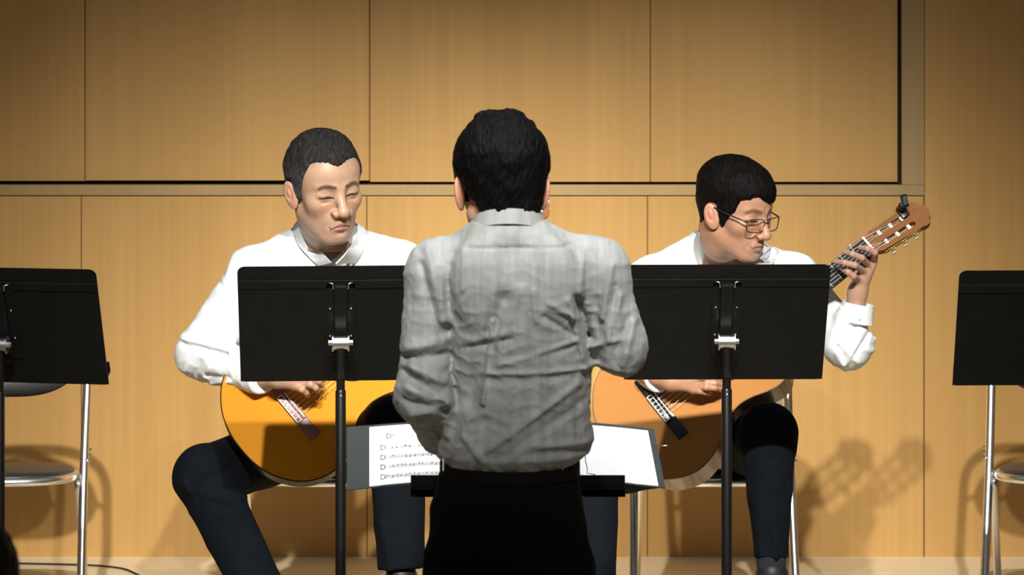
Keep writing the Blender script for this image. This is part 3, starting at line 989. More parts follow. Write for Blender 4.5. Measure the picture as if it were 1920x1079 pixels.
def hand_sdf(palm, fingers, wrist, k=.007):
    """palm: list of (pt,r) blobs as chains; fingers: list of point lists; wrist: (a,b,ra,rb)"""
    def f(p):
        d = None
        for a, b, ra, rb in palm:
            e = cap(p, a, b, ra, rb); d = e if d is None else smin(d, e, .012)
        d = smin(d, cap(p, *wrist), .015)
        fs = None
        for pts in fingers:
            e = finger(p, pts, *( (.0086, .0070) ))
            fs = e if fs is None else np.minimum(fs, e)
        return smin(d, fs, k)
    return f


def bounds(pts, m):
    a = np.array(pts); return a.min(0) - m, a.max(0) + m


def hand_colors(v, skin):
    c = np.tile(np.asarray(skin), (len(v), 1))
    return mixc(c, .18 * (.5 + .5 * wob(v.astype(np.float32), 90)), np.asarray(skin) * (1.0, .75, .7))


def make_body(name, loc, parts_):
    """joins hi-res head and hands and the low-res hidden body into ONE mesh"""
    v, q = join_sets([(a, b) for a, b, c in parts_])
    c = np.concatenate([c for a, b, c in parts_])
    o = link_mesh(name, v - np.asarray(loc), None, M['skin'], None, True, c, quads=q)
    o.location = loc
    return o


def cloth(name, root, f, lo, hi, h, m):
    v, q = sdf_mesh(f, lo, hi, h)
    b_ = np.array(root.location) + (np.array(root.parent.location) if root.parent else 0)
    return link_mesh(name, v - b_, None, m, root, True, quads=q)


def strip(rows_, th, name, m, root, n=6):
    """band from cross rows: each row is (inner edge point, outer edge point); given a thickness"""
    A = spline([r[0] for r in rows_], n); B = spline([r[1] for r in rows_], n)
    vs, fs = [], []; N = len(A)
    nrm = []
    for i in range(N):
        t = A[min(i + 1, N - 1)] - A[max(i - 1, 0)]
        nrm.append(t.cross(B[i] - A[i]).normalized())
    for i in range(N):
        a, b, m_ = A[i], B[i], (A[i] + B[i]) / 2 + nrm[i] * 0.0
        vs += [a, m_ + nrm[i] * th * .5, b, b - nrm[i] * th, m_ - nrm[i] * th * .5, a - nrm[i] * th]
    for i in range(N - 1):
        for k in range(6):
            a = i * 6 + k; b = i * 6 + (k + 1) % 6
            fs.append([a, b, b + 6, a + 6])
    fs.append(list(range(6))[::-1]); fs.append([(N - 1) * 6 + k for k in range(6)])
    b0_ = Vector(root.location)
    o = MB().add([Vector(p) - b0_ for p in vs], fs).build(name, m, root, 'auto')
    return o


def shoe(name, root, ankle, toe_dir, sole_z, L=.27):
    a = np.array(ankle, dtype=float); d = np.array(toe_dir, dtype=float); d[2] = 0; d /= np.linalg.norm(d)
    heel = np.array([a[0], a[1], sole_z + .032]) - d * .045
    toe = heel + d * (L - .07); toe[2] = sole_z + .026
    mid = heel + d * .09; mid[2] = sole_z + .045
    def f(p):
        e = smin(cap(p, heel, mid, .034, .040), cap(p, mid, toe, .040, .036), .02)
        e = smin(e, cap(p, heel, [a[0], a[1], sole_z + .085], .033, .040), .02)
        return smax(e, sole_z + .0 - p[:, 2], .008)
    o = cloth(name, root, f, *bounds([heel, toe, mid, a], .07), .004, M['shoe'])
    def fs_(p):
        e = np.minimum(cap(p, heel * [1, 1, 0] + [0, 0, sole_z], mid * [1, 1, 0] + [0, 0, sole_z], .036, .042), cap(p, mid * [1, 1, 0] + [0, 0, sole_z], toe * [1, 1, 0] + [0, 0, sole_z], .042, .038))
        return np.maximum(e, np.abs(p[:, 2] - sole_z - .006) - .006)
    cloth('sole', o, lambda p: fs_(p), *bounds([heel * [1, 1, 0] + [0, 0, sole_z], toe * [1, 1, 0] + [0, 0, sole_z + .02]], .05), .004, M['rubber'])
    return o


SKIN_A = (.43, .265, .172); SKIN_B = (.42, .225, .135); SKIN_C = (.36, .20, .12)


def cutcap(p, a, b, ra, rb, end=.004):
    """round cone with a flat end at b"""
    a = np.asarray(a, dtype=np.float32); b = np.asarray(b, dtype=np.float32)
    n_ = (b - a) / np.linalg.norm(b - a)
    return smax(cap(p, a, b, ra, rb), (p - b) @ n_, end)


# ---------------------------------------------------------------- conductor
CD = 6.5
def cz(row, D=CD): return ZC - (row - HZ) * D / F
def cx(px, D=CD): return (px - 960) * D / F
base = (cx(955), CD, 0.0)
hC = Head(P(940, 350, 6.53), 184, 14, 0, 1.06, 1.0, 0.0, -.012)
neck0 = hC.w((-.012, .026, -.06)); neckb = P(955, 455, 6.50)
def headC(p):
    d = hC.sd(p)
    return smin(d, cap(p, neck0, neckb, .050, .052), .02)
v1, q1 = sdf_mesh(headC, *bounds([hC.c - .15, hC.c + .17, neckb], .0), .0024)
c1 = face_colors(hC.q(v1.astype(np.float32)), SKIN_C, {})

tC = [(cz(418), cx(958), 6.49, .070, .066), (cz(455), cx(962), 6.495, .115, .078), (cz(480), cx(966), 6.50, .158, .098), (cz(520), cx(968), 6.50, .158, .108), (cz(600), cx(972), 6.50, .146, .112),
      (cz(700), cx(975), 6.505, .140, .108), (cz(780), cx(970), 6.51, .143, .112), (cz(825), cx(967), 6.51, .151, .121), (cz(848), cx(963), 6.51, .149, .121), (cz(866), cx(957), 6.51, .134, .108), (cz(885), cx(956), 6.51, .132, .104)]
shL, elL, wrL = P(822, 512, 6.50), P(793, 742, 6.47), P(838, 845, 6.74)
shR, elR, wrR = P(1118, 508, 6.50), P(1165, 655, 6.50), P(1040, 520, 6.70)
armCL = lambda p, o=0: smin(smin(cap(p, shL, elL, .060 - o, .052 - o), cutcap(p, elL, wrL, .052 - o, .036 - o), .02), cap(p, P(930, 470, 6.5), shL, .058 - o, .060 - o), .03)
armCR = lambda p, o=0: smin(smin(cap(p, shR, elR, .060 - o, .049 - o), cutcap(p, elR, wrR, .049 - o, .035 - o), .018), cap(p, P(980, 470, 6.5), shR, .058 - o, .060 - o), .03)
fC = [(905, 699, 1110, 694, .0045, .0045), (905, 712, 1060, 706, .007, -.003), (898, 852, 1085, 722, .007, .0075), (930, 858, 1090, 760, .010, -.004),
      (935, 682, 1078, 640, .006, .005), (960, 668, 1070, 655, .008, -.003), (1000, 832, 1105, 836, .006, .005), (985, 846, 1095, 850, .008, -.004),
      (945, 560, 882, 752, .017, -.013), (925, 600, 905, 755, .005, .009), (975, 540, 930, 640, .010, .006),
      (1080, 560, 1106, 640, .010, -.010), (1068, 560, 1100, 700, .006, .007), (1010, 470, 985, 560, .012, .003),
      (870, 465, 868, 540, .005, .004), (1095, 470, 1088, 560, .006, .004), (1000, 540, 1004, 600, .004, .004), (950, 620, 880, 640, .008, .004), (960, 632, 870, 655, .006, -.004),
      (848, 480, 834, 610, .009, -.005), (822, 500, 836, 600, .007, .006), (800, 470, 832, 612, .010, .010), (790, 500, 826, 640, .006, -.006),
      (765, 655, 836, 640, .009, .008), (760, 676, 830, 668, .009, -.010), (758, 700, 815, 742, .010, -.009), (772, 690, 832, 716, .009, .010),
      (765, 730, 840, 752, .009, .009), (760, 752, 835, 772, .008, -.008), (770, 780, 850, 760, .008, .008), (838, 620, 852, 760, .010, -.012),
      (850, 700, 838, 820, .010, .008), (880, 780, 850, 850, .008, .006), (910, 790, 905, 850, .010, -.006), (870, 820, 900, 858, .007, .006),
      (1112, 480, 1122, 620, .009, -.005), (1148, 500, 1130, 600, .007, .008), (1165, 560, 1140, 640, .007, .008), (1155, 540, 1150, 620, .006, -.006),
      (1190, 610, 1170, 690, .007, .007), (1180, 600, 1150, 680, .007, -.006), (1110, 655, 1165, 640, .006, .006), (1105, 690, 1180, 706, .006, .004),
      (868, 463, 1095, 463, .003, -.003), (1030, 565, 1085, 600, .006, .005), (1020, 590, 1075, 630, .005, -.004)]
def shirtC(p):
    d = loft(p, tC)
    d = smin(d, ell(p, P(954, 436, 6.49), (.080, .080, .036)), .03)
    d = smin(d, ell(p, P(900, 520, 6.42), (.05, .03, .07)), .05)
    d = smin(d, ell(p, P(1030, 520, 6.42), (.05, .03, .07)), .05)
    a = smin(armCL(p), armCR(p), .002)
    d = smin(d, a, .022)
    low = .35 + .65 * sstep(cz(470), cz(600), p[:, 2])
    d = d - folds(p, fC, 6.42) - .0030 * (crease(p * np.float32((1, 1, .6)), 34, 2) - .3) * low - .0022 * (crease(p * np.float32((.8, 1, 1.5)), 75, 5) - .3) * low - .0010 * (crease(p * np.float32((1, 1, .8)), 150, 9) - .3) * low
    d = d - .004 * (crease(p * np.float32((.5, .5, 1.5)), 48, 8) - .3) * sstep(.02, -.02, a)
    d = smax(d, -cap(p, P(954, 425, 6.495), P(954, 330, 6.50), .058, .062), .004)
    return smax(d, cz(880) - p[:, 2], .004)
tr = [(cz(862), cx(956), 6.51, .128, .100), (cz(900), cx(953), 6.51, .138, .108), (cz(960), cx(951), 6.51, .152, .122), (cz(1060), cx(953), 6.50, .158, .128), (cz(1180), cx(955), 6.50, .157, .118)]
def trousersC(p, o=0.0):
    d = loft(p, [(z, a, b, c - o, e - o) for z, a, b, c, e in tr])
    for s in (-1, 1):
        hp = (base[0] + s * .080, 6.50, .64); kn = (base[0] + s * .088, 6.51, .42); an = (base[0] + s * .092, 6.50, .06)
        l_ = smin(cap(p, hp, kn, .082 - o, .066 - o), cap(p, kn, an, .066 - o, .052 - o), .02)
        d = smin(d, l_, .035)
    d = smax(d, p[:, 2] - cz(864), .004)
    return d - .003 * (crease(p, 30, 4) - .3)
body_lo = np.array([cx(740), 6.30, .05]); body_hi = np.array([cx(1225), 6.9, cz(380)])
def hiddenC(p):
    d = smin(loft(p, [(z, a, b, c - .018, e - .018) for z, a, b, c, e in tC]), np.minimum(armCL(p, .014), armCR(p, .014)), .02)
    return smin(d, trousersC(p, .014), .02)
v2, q2 = sdf_mesh(hiddenC, body_lo, body_hi + [0, 0, .05], .010)
# hands: the far one rests by the folder, the near one is raised to the chin
hd1 = P(852, 868, 6.80)
def mkhand(wr, kn, tips_dir, curl, side, sc=1.0):
    """generic five-fingered hand: wrist, centre of the knuckles, finger direction, direction the fingers curl, direction to the thumb"""
    wr, kn = np.array(wr, float), np.array(kn, float)
    td = np.array(tips_dir, float); td /= np.linalg.norm(td)
    cu = np.array(curl, float); cu -= td * (cu @ td); cu /= np.linalg.norm(cu)
    sd = np.array(side, float); sd -= td * (sd @ td); sd -= cu * (sd @ cu); sd /= np.linalg.norm(sd)
    fg, palm = [], []
    for i, (o_, L) in enumerate(((.027, .070), (.009, .078), (-.009, .073), (-.026, .058))):
        k0 = kn + sd * o_ * sc; L *= sc
        a1 = k0 + td * L * .42 + cu * L * .10
        a2 = a1 + td * L * .24 + cu * L * .22
        a3 = a2 + td * L * .12 + cu * L * .24
        fg.append([k0, a1, a2, a3]); palm.append((wr + sd * o_ * .6, k0, .013 * sc, .0105 * sc))
    t0 = wr + (kn - wr) * .25 + sd * .020 * sc
    fg.append([t0, t0 + sd * .028 * sc + td * .026 * sc + cu * .01, t0 + sd * .032 * sc + td * .052 * sc + cu * .02, t0 + sd * .022 * sc + td * .072 * sc + cu * .026])
    return palm, fg
def build_hand(wr, elbow, kn, td, cu, sd, skin, h=.0024, ext=.05):
    palm, fg = mkhand(wr, kn, td, cu, sd)
    el = np.array(wr, float) + (np.array(elbow, float) - np.array(wr, float)) / np.linalg.norm(np.array(elbow, float) - np.array(wr, float)) * ext
    f = hand_sdf(palm, fg, (el, wr, .027, .024))
    v, q = sdf_mesh(f, *bounds([x for g_ in fg for x in g_] + [el, wr], .035), h)
    return v, q, hand_colors(v, skin)
HC1 = build_hand(wrL + np.array([.004, .02, -.004]), elL, wrL + np.array([.03, .085, -.02]), (.3, 1, -.15), (0, .1, -1), (1, -.2, 0), SKIN_C)
wr2 = wrR + np.array([-.02, .01, .02])
HC2 = build_hand(wr2, elR, P(1012, 432, 6.70), (-.25, .0, 1), (-.9, .1, 0), (-.1, -1, .0), SKIN_C)
pC = make_body('person', base, [(v1, q1, c1), (v2, q2, np.tile(SKIN_C, (len(v2), 1))), HC1, HC2])
tag(pC, 'standing person seen from behind in a wrinkled grey shirt and black trousers', 'person')
cloth('shirt', pC, shirtC, (cx(725), 6.33, cz(895)), (cx(1230), 6.80, cz(385)), .0034, M['grey'])
cloth('trousers', pC, lambda p: trousersC(p), (cx(780), 6.33, .04), (cx(1130), 6.69, cz(855)), .008, M['black'])
Hk = lambda ys, hs: (lambda q: np.interp(q[:, 1], ys, hs))
def extC(q, d):
    tuft = ell(q, (.020, .02, .128), (.030, .03, .010)); tuft2 = ell(q, (-.02, .03, .128), (.022, .02, .011)); t3 = ell(q, (-.045, .0, .112), (.02, .02, .012))
    return smin(smin(smin(d, tuft, .01), tuft2, .008), t3, .01)
hC.hair('hair', pC, lambda q: np.interp(q[:, 1], [-.12, -.07, -.05, -.02, -.008, 0, .03, .045, .062, .085, .12], [.07, .065, .045, -.01, -.03, .015, .015, -.040, -.062, -.070, -.072]),
        lambda q: .011 + .006 * sstep(.0, .06, q[:, 2]) , lambda q: np.tile((.0030, .0028, .003), (len(q), 1)) * (1 + .4 * wob(q, 300))[:, None], .0024, 1, .0022, extC)
# collar: fold-over band round the neck
rows_ = []
for k in range(25):
    a = math.radians(-40 + 260 * k / 24) - PI            # open at the front (+y)
    ca, sa = math.cos(a), math.sin(a)
    drop = .026 * (1 + sa) 
    cxx, cyy = cx(954), 6.497
    inner = Vector((cxx + .0645 * ca, cyy + .068 * sa, cz(384) - drop))
    outer = Vector((cxx + .0765 * ca, cyy + .082 * sa, cz(411) - drop * 1.25))
    rows_.append((inner, outer))
strip(rows_, .003, 'collar', M['grey'], pC, 2)
# belt with a light loop
bl = MB()
ringp = [(cx(956) + .1375 * math.cos(2 * PI * k / 40), 6.51 + .109 * math.sin(2 * PI * k / 40)) for k in range(40)]
ri_ = [(cx(956) + .130 * math.cos(2 * PI * k / 40), 6.51 + .101 * math.sin(2 * PI * k / 40)) for k in range(40)]
bl.prism(ringp, [ri_], cz(893), cz(868)).build('belt', M['belt'], pC, 'auto', base=base)
MB().box(Vector(P(831, 872, 6.45)) - Vector(base), (.003, .004, .024), bevel=.001).build('belt_keeper', M['button'], pC)
for s in (-1, 1):
    shoe('shoe', pC, (base[0] + s * .092, 6.50, .06), (s * .15, 1, 0), 0.0)
# small silver chain at the raised hand
sc_ = MB().ball(P(1015.5, 398, 6.655) - np.array(base), .006, 10, (.8, .8, 1.1)).ball(P(1012.5, 396, 6.655) - np.array(base), .004, 8)
for x, r, rr in ((1016, 389.5, .0022), (1019, 388.5, .0016), (1024, 385.5, .0022), (1028, 378.5, .0030), (1021, 387.5, .0014), (1026.5, 382, .0014)):
    sc_.ball(P(x, r, 6.655) - np.array(base), rr, 8)
sc_.tube([P(x, r, 6.658) - np.array(base) for x, r in ((1014, 397), (1017, 389), (1024, 386), (1028, 379))], .0011, 6)
sc_.build('wrist_chain', M['silver'], pC, True)

# ---------------------------------------------------------------- footstools
def footstool(px, D, top, lab):
    r_ = empty('footstool', ((px - 960) * D / F, D, 0)); tag(r_, lab, 'footstool', 'guitarists\' footstools')
    MB().box((0, 0, top - .008), (.15, .26, .016), bevel=.003).build('top_plate', M['stand'], r_)
    for s in (-1, 1):
        MB().tube([(s * .06, -.11, .004), (s * .06, .09, top - .016)], .006, 8).build('leg', M['stand'], r_, True)
        MB().tube([(s * .05, .11, .004), (s * .05, -.09, top - .016)], .006, 8).build('leg', M['stand'], r_, True)
    return r_


def seated_legs(hips, knees, ankles, r):
    def f(p, o=0.0):
        d = smin(ell(p, (hips[0] + hips[1]) / 2 + np.array([0, .02, .03]), (.175 - o, .12 - o, .11 - o)), cap(p, hips[0], hips[1], .10 - o), .03)
        for h_, k_, a_ in zip(hips, knees, ankles):
            l_ = smin(cap(p, h_, k_, r[0] - o, r[1] - o), cutcap(p, k_, a_, r[1] - o, r[2] - o), .022)
            d = smin(d, l_, .02)
        return d
    return f


RAW = {}


def lay_on(pt, o, gap):
    """moves a collar point in depth until it lies on the shirt or the neck"""
    f = RAW[o.name]; c = np.array([0, 0, ZC]); d = np.array(pt) - c; L = np.linalg.norm(d); d = d / L
    t = L - .12 + np.arange(400) * .0006
    s = f((c + t[:, None] * d).astype(np.float32))
    k = np.argmax(s < gap)
    return Vector(c + t[k] * d) if s[k] < gap else Vector(pt)


def lay_rows(rows, o, idx, g0=.004, g1=.008):
    return [(lay_on(a, o, g0), lay_on(b, o, g1)) if i in idx else (a, b) for i, (a, b) in enumerate(rows)]


def build_guitarist(name, lab, head, skin, opts, neckb, chest, torso, arms, hands, hips, knees, ankles, legr, foldsS, foldsT, soles, toes, loc, vpts, D):
    n0 = head.w((0, .038, -.06))
    def hd(p):
        d = smin(head.sd(p), cap(p, n0, neckb, .052 * head.s, .056 * head.s), .025)
        return smin(d, ell(p, chest[0], chest[1]), .03)
    v1, q1 = sdf_mesh(hd, *bounds([head.c - .15 * head.s, head.c + .15 * head.s, neckb, chest[0] + chest[1]], .01), .0019)
    c1 = face_colors(head.q(v1.astype(np.float32)), skin, opts)
    legs = seated_legs(hips, knees, ankles, legr)
    def arm(p, o=0.0):
        d = None
        for sh, el, wr, ra, rb, rc, nb in arms:
            e = smin(smin(cap(p, sh, el, ra - o, rb - o), cutcap(p, el, wr, rb - o, rc - o), .02), cap(p, nb, sh, ra - o - .006, ra - o), .03)
            d = e if d is None else np.minimum(d, e)
        return d
    lo, hi = bounds([t[0] * np.array([0, 0, 1]) + np.array([t[1], t[2], 0]) if False else np.array([t[1] - t[3], t[2] - t[4], t[0]]) for t in torso] +
                    [np.array([t[1] + t[3], t[2] + t[4], t[0]]) for t in torso] + [x for a_ in arms for x in a_[:3]], .075)
    def hidden(p):
        d = smin(loft(p, [(z, a, b, max(c - .016, .02), max(e - .016, .02)) for z, a, b, c, e in torso]), arm(p, .013), .02)
        return smin(d, legs(p, .013), .02)
    l2, h2 = bounds([lo + .07, hi - .07] + list(knees) + list(ankles) + list(hips), .08)
    v2, q2 = sdf_mesh(hidden, l2, h2, .012)
    o = make_body(name, loc, [(v1, q1, c1), (v2, q2, np.tile(skin, (len(v2), 1)))] + hands)
    tag(o, lab, 'person')
    RAW[o.name] = lambda p: np.minimum(smin(loft(p, torso), arm(p), .028), cap(p, n0, neckb, .052 * head.s, .056 * head.s) + .006)
    def shirt(p):
        a_ = arm(p)
        d = smin(loft(p, torso), a_, .028)
        d = d - folds(p, foldsS, D) - .0035 * (crease(p, 26, 3) - .3) - .003 * (crease(p * np.float32((1, 1, 1.3)), 55, 7) - .3) * sstep(.03, -.02, a_)
        return smax(d, -chain(p, vpts[0], vpts[1], .02), .003)
    cloth('shirt', o, shirt, lo, hi, .0042, M['white'])
    l3, h3 = bounds(list(hips) + list(knees) + list(ankles), .13)
    def tro(p):
        d = legs(p) - folds(p, foldsT, 8.1) - .003 * (crease(p, 22, 6) - .3)
        for k_, a_ in zip(knees, ankles):
            n_ = (a_ - k_) / np.linalg.norm(a_ - k_)
            d = smax(d, -cap(p, a_ - n_ * .03, a_ + n_ * .05, legr[2] - .013), .002)
        return d
    cloth('trousers', o, tro, l3, h3, .0055, M['navy'])
    for a_, k_, sz, td in zip(ankles, knees, soles, toes):
        n_ = (a_ - k_) / np.linalg.norm(a_ - k_)
        ft = np.array([a_[0], a_[1], sz + .06]) + np.array(td) * .01
        cloth('sock', o, lambda p: cap(p, a_ - n_ * .07, ft, .036, .036), *bounds([a_ - n_ * .07, ft], .05), .005, M['sock'])
        shoe('shoe', o, ft, td, sz)
    return o


# ---------------------------------------------------------------- guitarist on the left
hA = Head(P(609, 348, 8.30), 27, 9, -5, 1.08, 1.04, .004, 0.0, 1.13)
def scalpA(q):
    m = sstep(.055, .085, q[:, 2]) * sstep(.02, -.03, q[:, 1])
    return .55 * m * (.75 + .25 * wob(q, 300))
vA = ([P(606, 440, 8.40), P(620, 478, 8.28), P(631, 500, 8.22)], [.056, .040, .012])
aA = P(558, 722, 8.12)
palm_pts, fgA = None, [
    [P(568, 716, 8.115), P(583, 713, 8.10), P(597, 717, 8.115), P(603, 723, 8.13)],
    [P(566, 722, 8.115), P(582, 722, 8.095), P(592, 728, 8.10), P(596, 734, 8.125)],
    [P(556, 725, 8.115), P(566, 731, 8.10), P(574, 737, 8.11), P(577, 742, 8.13)],
    [P(568, 708, 8.12), P(584, 704, 8.10), P(598, 706, 8.115), P(606, 714, 8.135)],
    [P(540, 705, 8.12), P(566, 692, 8.10), P(588, 694, 8.10), P(600, 698, 8.12)]]
wrA = P(505, 712, 8.14)
hfA = hand_sdf([(P(520, 710, 8.125), P(566, 716, 8.115), .017, .0115), (P(520, 713, 8.13), P(558, 725, 8.118), .016, .011), (P(520, 705, 8.13), P(566, 706, 8.12), .017, .0115)],
               fgA, (P(480, 706, 8.17), P(520, 711, 8.13), .026, .021))
vh, qh = sdf_mesh(hfA, *bounds([x for g_ in fgA for x in g_] + [P(480, 706, 8.17)], .035), .002)
HA1 = (vh, qh, hand_colors(vh, SKIN_A))
# fretting hand, behind the conductor
GAp = lambda x, y, z: np.array(GA @ Vector((x, y, z)))
def fret_hand(Gp, X, wr, el, skin, fingers=None):
    fg = fingers or [[Gp(X + dx, -.036, -.012), Gp(X + dx - .004, -.043, .012), Gp(X + dx - .006, -.030, .027), Gp(X + dx - .008, -.010, .019)] for dx in (.0, .019, .038, .056)]
    fg = fg + [[Gp(X + .010, -.045, -.040), Gp(X + .012, -.02, -.038), Gp(X + .012, .012, -.033), Gp(X + .012, .022, -.030)]]
    palm = [(wr, f_[0], .016, .0115) for f_ in fg[:4]] + [(wr, fg[4][0], .018, .012)]
    ee = np.array(wr) + (np.array(el) - np.array(wr)) / np.linalg.norm(np.array(el) - np.array(wr)) * .07
    f = hand_sdf(palm, fg, (ee, wr, .027, .023))
    v, q = sdf_mesh(f, *bounds([x for g_ in fg for x in g_] + [ee, wr], .035), .002)
    return v, q, hand_colors(v, skin)
wrA2 = GAp(.555, -.115, -.035); elA2 = P(800, 690, 8.33)
HA2 = fret_hand(GAp, .53, wrA2, elA2, SKIN_A)
Dt = 8.47; tz = lambda row, D=Dt: ZC - (row - HZ) * D / F
tx = lambda px, D=Dt: (px - 960) * D / F
torsoA = [(tz(418), tx(615), 8.43, .060, .055), (tz(436), tx(615), 8.44, .095, .068), (tz(458), tx(616), 8.45, .145, .085), (tz(485), tx(616), 8.46, .180, .102), (tz(520), tx(615), 8.47, .192, .115), (tz(600), tx(615), 8.48, .185, .12),
          (tz(700), tx(612), 8.50, .175, .12), (tz(820), tx(608), 8.56, .175, .125), (tz(885), tx(608), 8.60, .165, .12)]
armsA = [(P(478, 520, 8.46), P(378, 664, 8.33), P(493, 711, 8.15), .072, .062, .041, P(580, 470, 8.46)),
         (P(748, 505, 8.46), elA2, wrA2, .068, .055, .034, P(650, 470, 8.46))]
foldsA = [(345, 628, 440, 640, .006, .010), (350, 640, 436, 652, .006, -.006), (350, 690, 372, 655, .006, .005), (365, 700, 385, 665, .006, -.005), (385, 706, 400, 672, .006, .006),
          (400, 710, 440, 695, .007, .007), (395, 690, 440, 688, .006, -.006), (420, 490, 415, 525, .006, -.006), (405, 530, 430, 560, .007, -.005), (560, 500, 480, 520, .01, .006)]
foldsTA = [(400, 925, 460, 935, .012, .006), (380, 905, 425, 885, .014, -.006), (385, 940, 440, 968, .010, .007), (360, 930, 430, 955, .010, -.006), (720, 960, 735, 1040, .008, .004), (345, 905, 365, 935, .008, .008)]
hipsA = [P(548, 838, 8.60), P(665, 838, 8.60)]; kneesA = [P(381, 893, 8.16), P(742, 800, 8.03)]; ankA = [P(548, 1235, 8.03), P(752, 1066, 7.98)]
pA = build_guitarist('person', 'seated person with short grey hair and a white shirt playing the orange-topped guitar', hA, SKIN_A,
                     dict(mouth=.004, scalp=(scalpA, (.16, .12, .10)), brow=.95, browcol=(.03, .022, .02)), P(612, 452, 8.43),
                     (P(622, 500, 8.39), np.array([.09, .055, .07])), torsoA, armsA, [HA1, HA2], hipsA, kneesA, ankA, (.084, .071, .056), foldsA, foldsTA,
                     [0.0, .215], [(.25, -1, 0), (.1, -1, 0)], (tx(608), 8.60, 0.0), vA, 8.35)
hA.hair('hair', pA, lambda q: np.interp(q[:, 1], [-.12, -.085, -.06, -.050, -.038, -.024, -.006, .0, .032, .045, .07, .12],
                                        [.066, .066, .068, .062, .022, -.008, -.032, .020, .020, -.03, -.055, -.06]) + .007 * np.exp(-((np.abs(q[:, 0]) - .040) / .026) ** 2) * sstep(-.02, -.04, q[:, 1]),
        lambda q: .0035 + .006 * sstep(-.06, .02, q[:, 1]) * (1 - .3 * sstep(.05, .1, q[:, 2])) + .004 * sstep(.07, .12, q[:, 2]),
        lambda q: mixc(np.tile((.022, .020, .019), (len(q), 1)), np.clip(sstep(.080, .0, q[:, 2]) * .85 + .15 * wob(q, 300), 0, 1), (.080, .083, .085)), .0021, 2, .0014)
# collar leaves with button-down points
def collar_row(*a): return [(PV(x0, r0, d0), PV(x1, r1, d1)) for x0, r0, d0, x1, r1, d1 in a]
strip(lay_rows(collar_row((636, 415, 8.485, 640, 428, 8.50), (600, 405, 8.50, 598, 420, 8.52), (570, 402, 8.465, 560, 420, 8.485), (563, 410, 8.40, 551, 432, 8.40), (574, 437, 8.32, 562, 462, 8.325),
                 (598, 466, 8.255, 581, 484, 8.262), (622, 493, 8.222, 598, 499, 8.235)), pA, (3, 4, 5, 6)), .003, 'collar', M['white'], pA, 4)
strip(lay_rows(collar_row((629, 494, 8.222, 664, 493, 8.245), (648, 474, 8.245, 674, 480, 8.262), (664, 450, 8.31, 684, 458, 8.325), (671, 425, 8.40, 684, 432, 8.40), (660, 412, 8.465, 668, 424, 8.485), (636, 415, 8.485, 640, 428, 8.50)), pA, (0, 1, 2, 3)),
      .003, 'collar', M['white'], pA, 4)
for x, r in ((597, 494), (663, 488)):
    MB().ball(np.array(lay_on(P(x, r, 8.25), pA, .011)) - np.array(pA.location), .0035, 10, (1, .5, 1)).build('button', M['button'], pA, True)
# footstool under the raised foot
footstool(757, 7.84, .213, 'low black footstool under the grey-haired guitarist\'s foot')

# ---------------------------------------------------------------- guitarist on the right
hB = Head(P(1379, 394, 8.28), 46, 11, 1, 1.01, .98, .002)
wrB2 = P(1607, 557, 8.235); elB2 = P(1590, 640, 8.20)
GBp = lambda x, y, z: np.array(GB @ Vector((x, y, z)))
fB = [[P(1640, 484, 8.215), P(1640, 474, 8.185), P(1627, 467, 8.175), P(1613, 465, 8.20)],
      [P(1627, 496, 8.215), P(1616, 484, 8.175), P(1598, 477, 8.165), P(1584, 473, 8.19)],
      [P(1618, 508, 8.21), P(1603, 498, 8.17), P(1583, 493, 8.165), P(1567, 491, 8.19)],
      [P(1609, 524, 8.21), P(1600, 518, 8.175), P(1590, 511, 8.17), P(1581, 506, 8.19)]]
fg = fB + [[P(1618, 530, 8.26), P(1612, 500, 8.275), P(1602, 474, 8.28), P(1594, 462, 8.275)]]
palm = [(P(1610, 545, 8.235), P(1637, 492, 8.225), .017, .0115), (P(1610, 545, 8.235), P(1626, 502, 8.225), .017, .0115), (P(1608, 548, 8.235), P(1616, 514, 8.22), .017, .0115), (P(1606, 550, 8.235), P(1609, 528, 8.22), .017, .012)]
hfB = hand_sdf(palm, fg, (P(1603, 590, 8.23), P(1608, 548, 8.235), .0245, .022))
vh, qh = sdf_mesh(hfB, *bounds([x for g_ in fg for x in g_] + [P(1603, 590, 8.23)], .035), .0019)
HB1 = (vh, qh, hand_colors(vh, (.45, .27, .19)))
fgB2 = [[P(1305, 722, 8.115), P(1325, 719, 8.10), P(1340, 720, 8.10), P(1352, 722, 8.12)],
        [P(1305, 728, 8.115), P(1324, 727, 8.095), P(1340, 728, 8.10), P(1352, 731, 8.12)],
        [P(1300, 714, 8.12), P(1320, 709, 8.10), P(1338, 709, 8.105), P(1350, 713, 8.12)],
        [P(1298, 733, 8.12), P(1312, 734, 8.105), P(1322, 736, 8.11), P(1330, 738, 8.125)],
        [P(1275, 706, 8.12), P(1296, 694, 8.10), P(1315, 694, 8.10), P(1330, 699, 8.12)]]
hfB2 = hand_sdf([(P(1258, 716, 8.13), P(1303, 716, 8.118), .017, .0115), (P(1258, 720, 8.13), P(1300, 728, 8.118), .016, .0115), (P(1258, 710, 8.13), P(1300, 708, 8.12), .017, .011)],
                fgB2, (P(1215, 702, 8.17), P(1258, 716, 8.13), .026, .021))
vh, qh = sdf_mesh(hfB2, *bounds([x for g_ in fgB2 for x in g_] + [P(1215, 702, 8.17)], .035), .002)
HB2 = (vh, qh, hand_colors(vh, SKIN_B))
torsoB = [(tz(432), tx(1347), 8.45, .055, .05), (tz(450), tx(1347), 8.45, .085, .065), (tz(466), tx(1350), 8.46, .125, .082), (tz(490), tx(1353), 8.47, .175, .10), (tz(525), tx(1350), 8.47, .195, .115), (tz(600), tx(1345), 8.48, .19, .12),
          (tz(700), tx(1342), 8.51, .18, .12), (tz(820), tx(1340), 8.56, .175, .125), (tz(885), tx(1340), 8.60, .165, .12)]
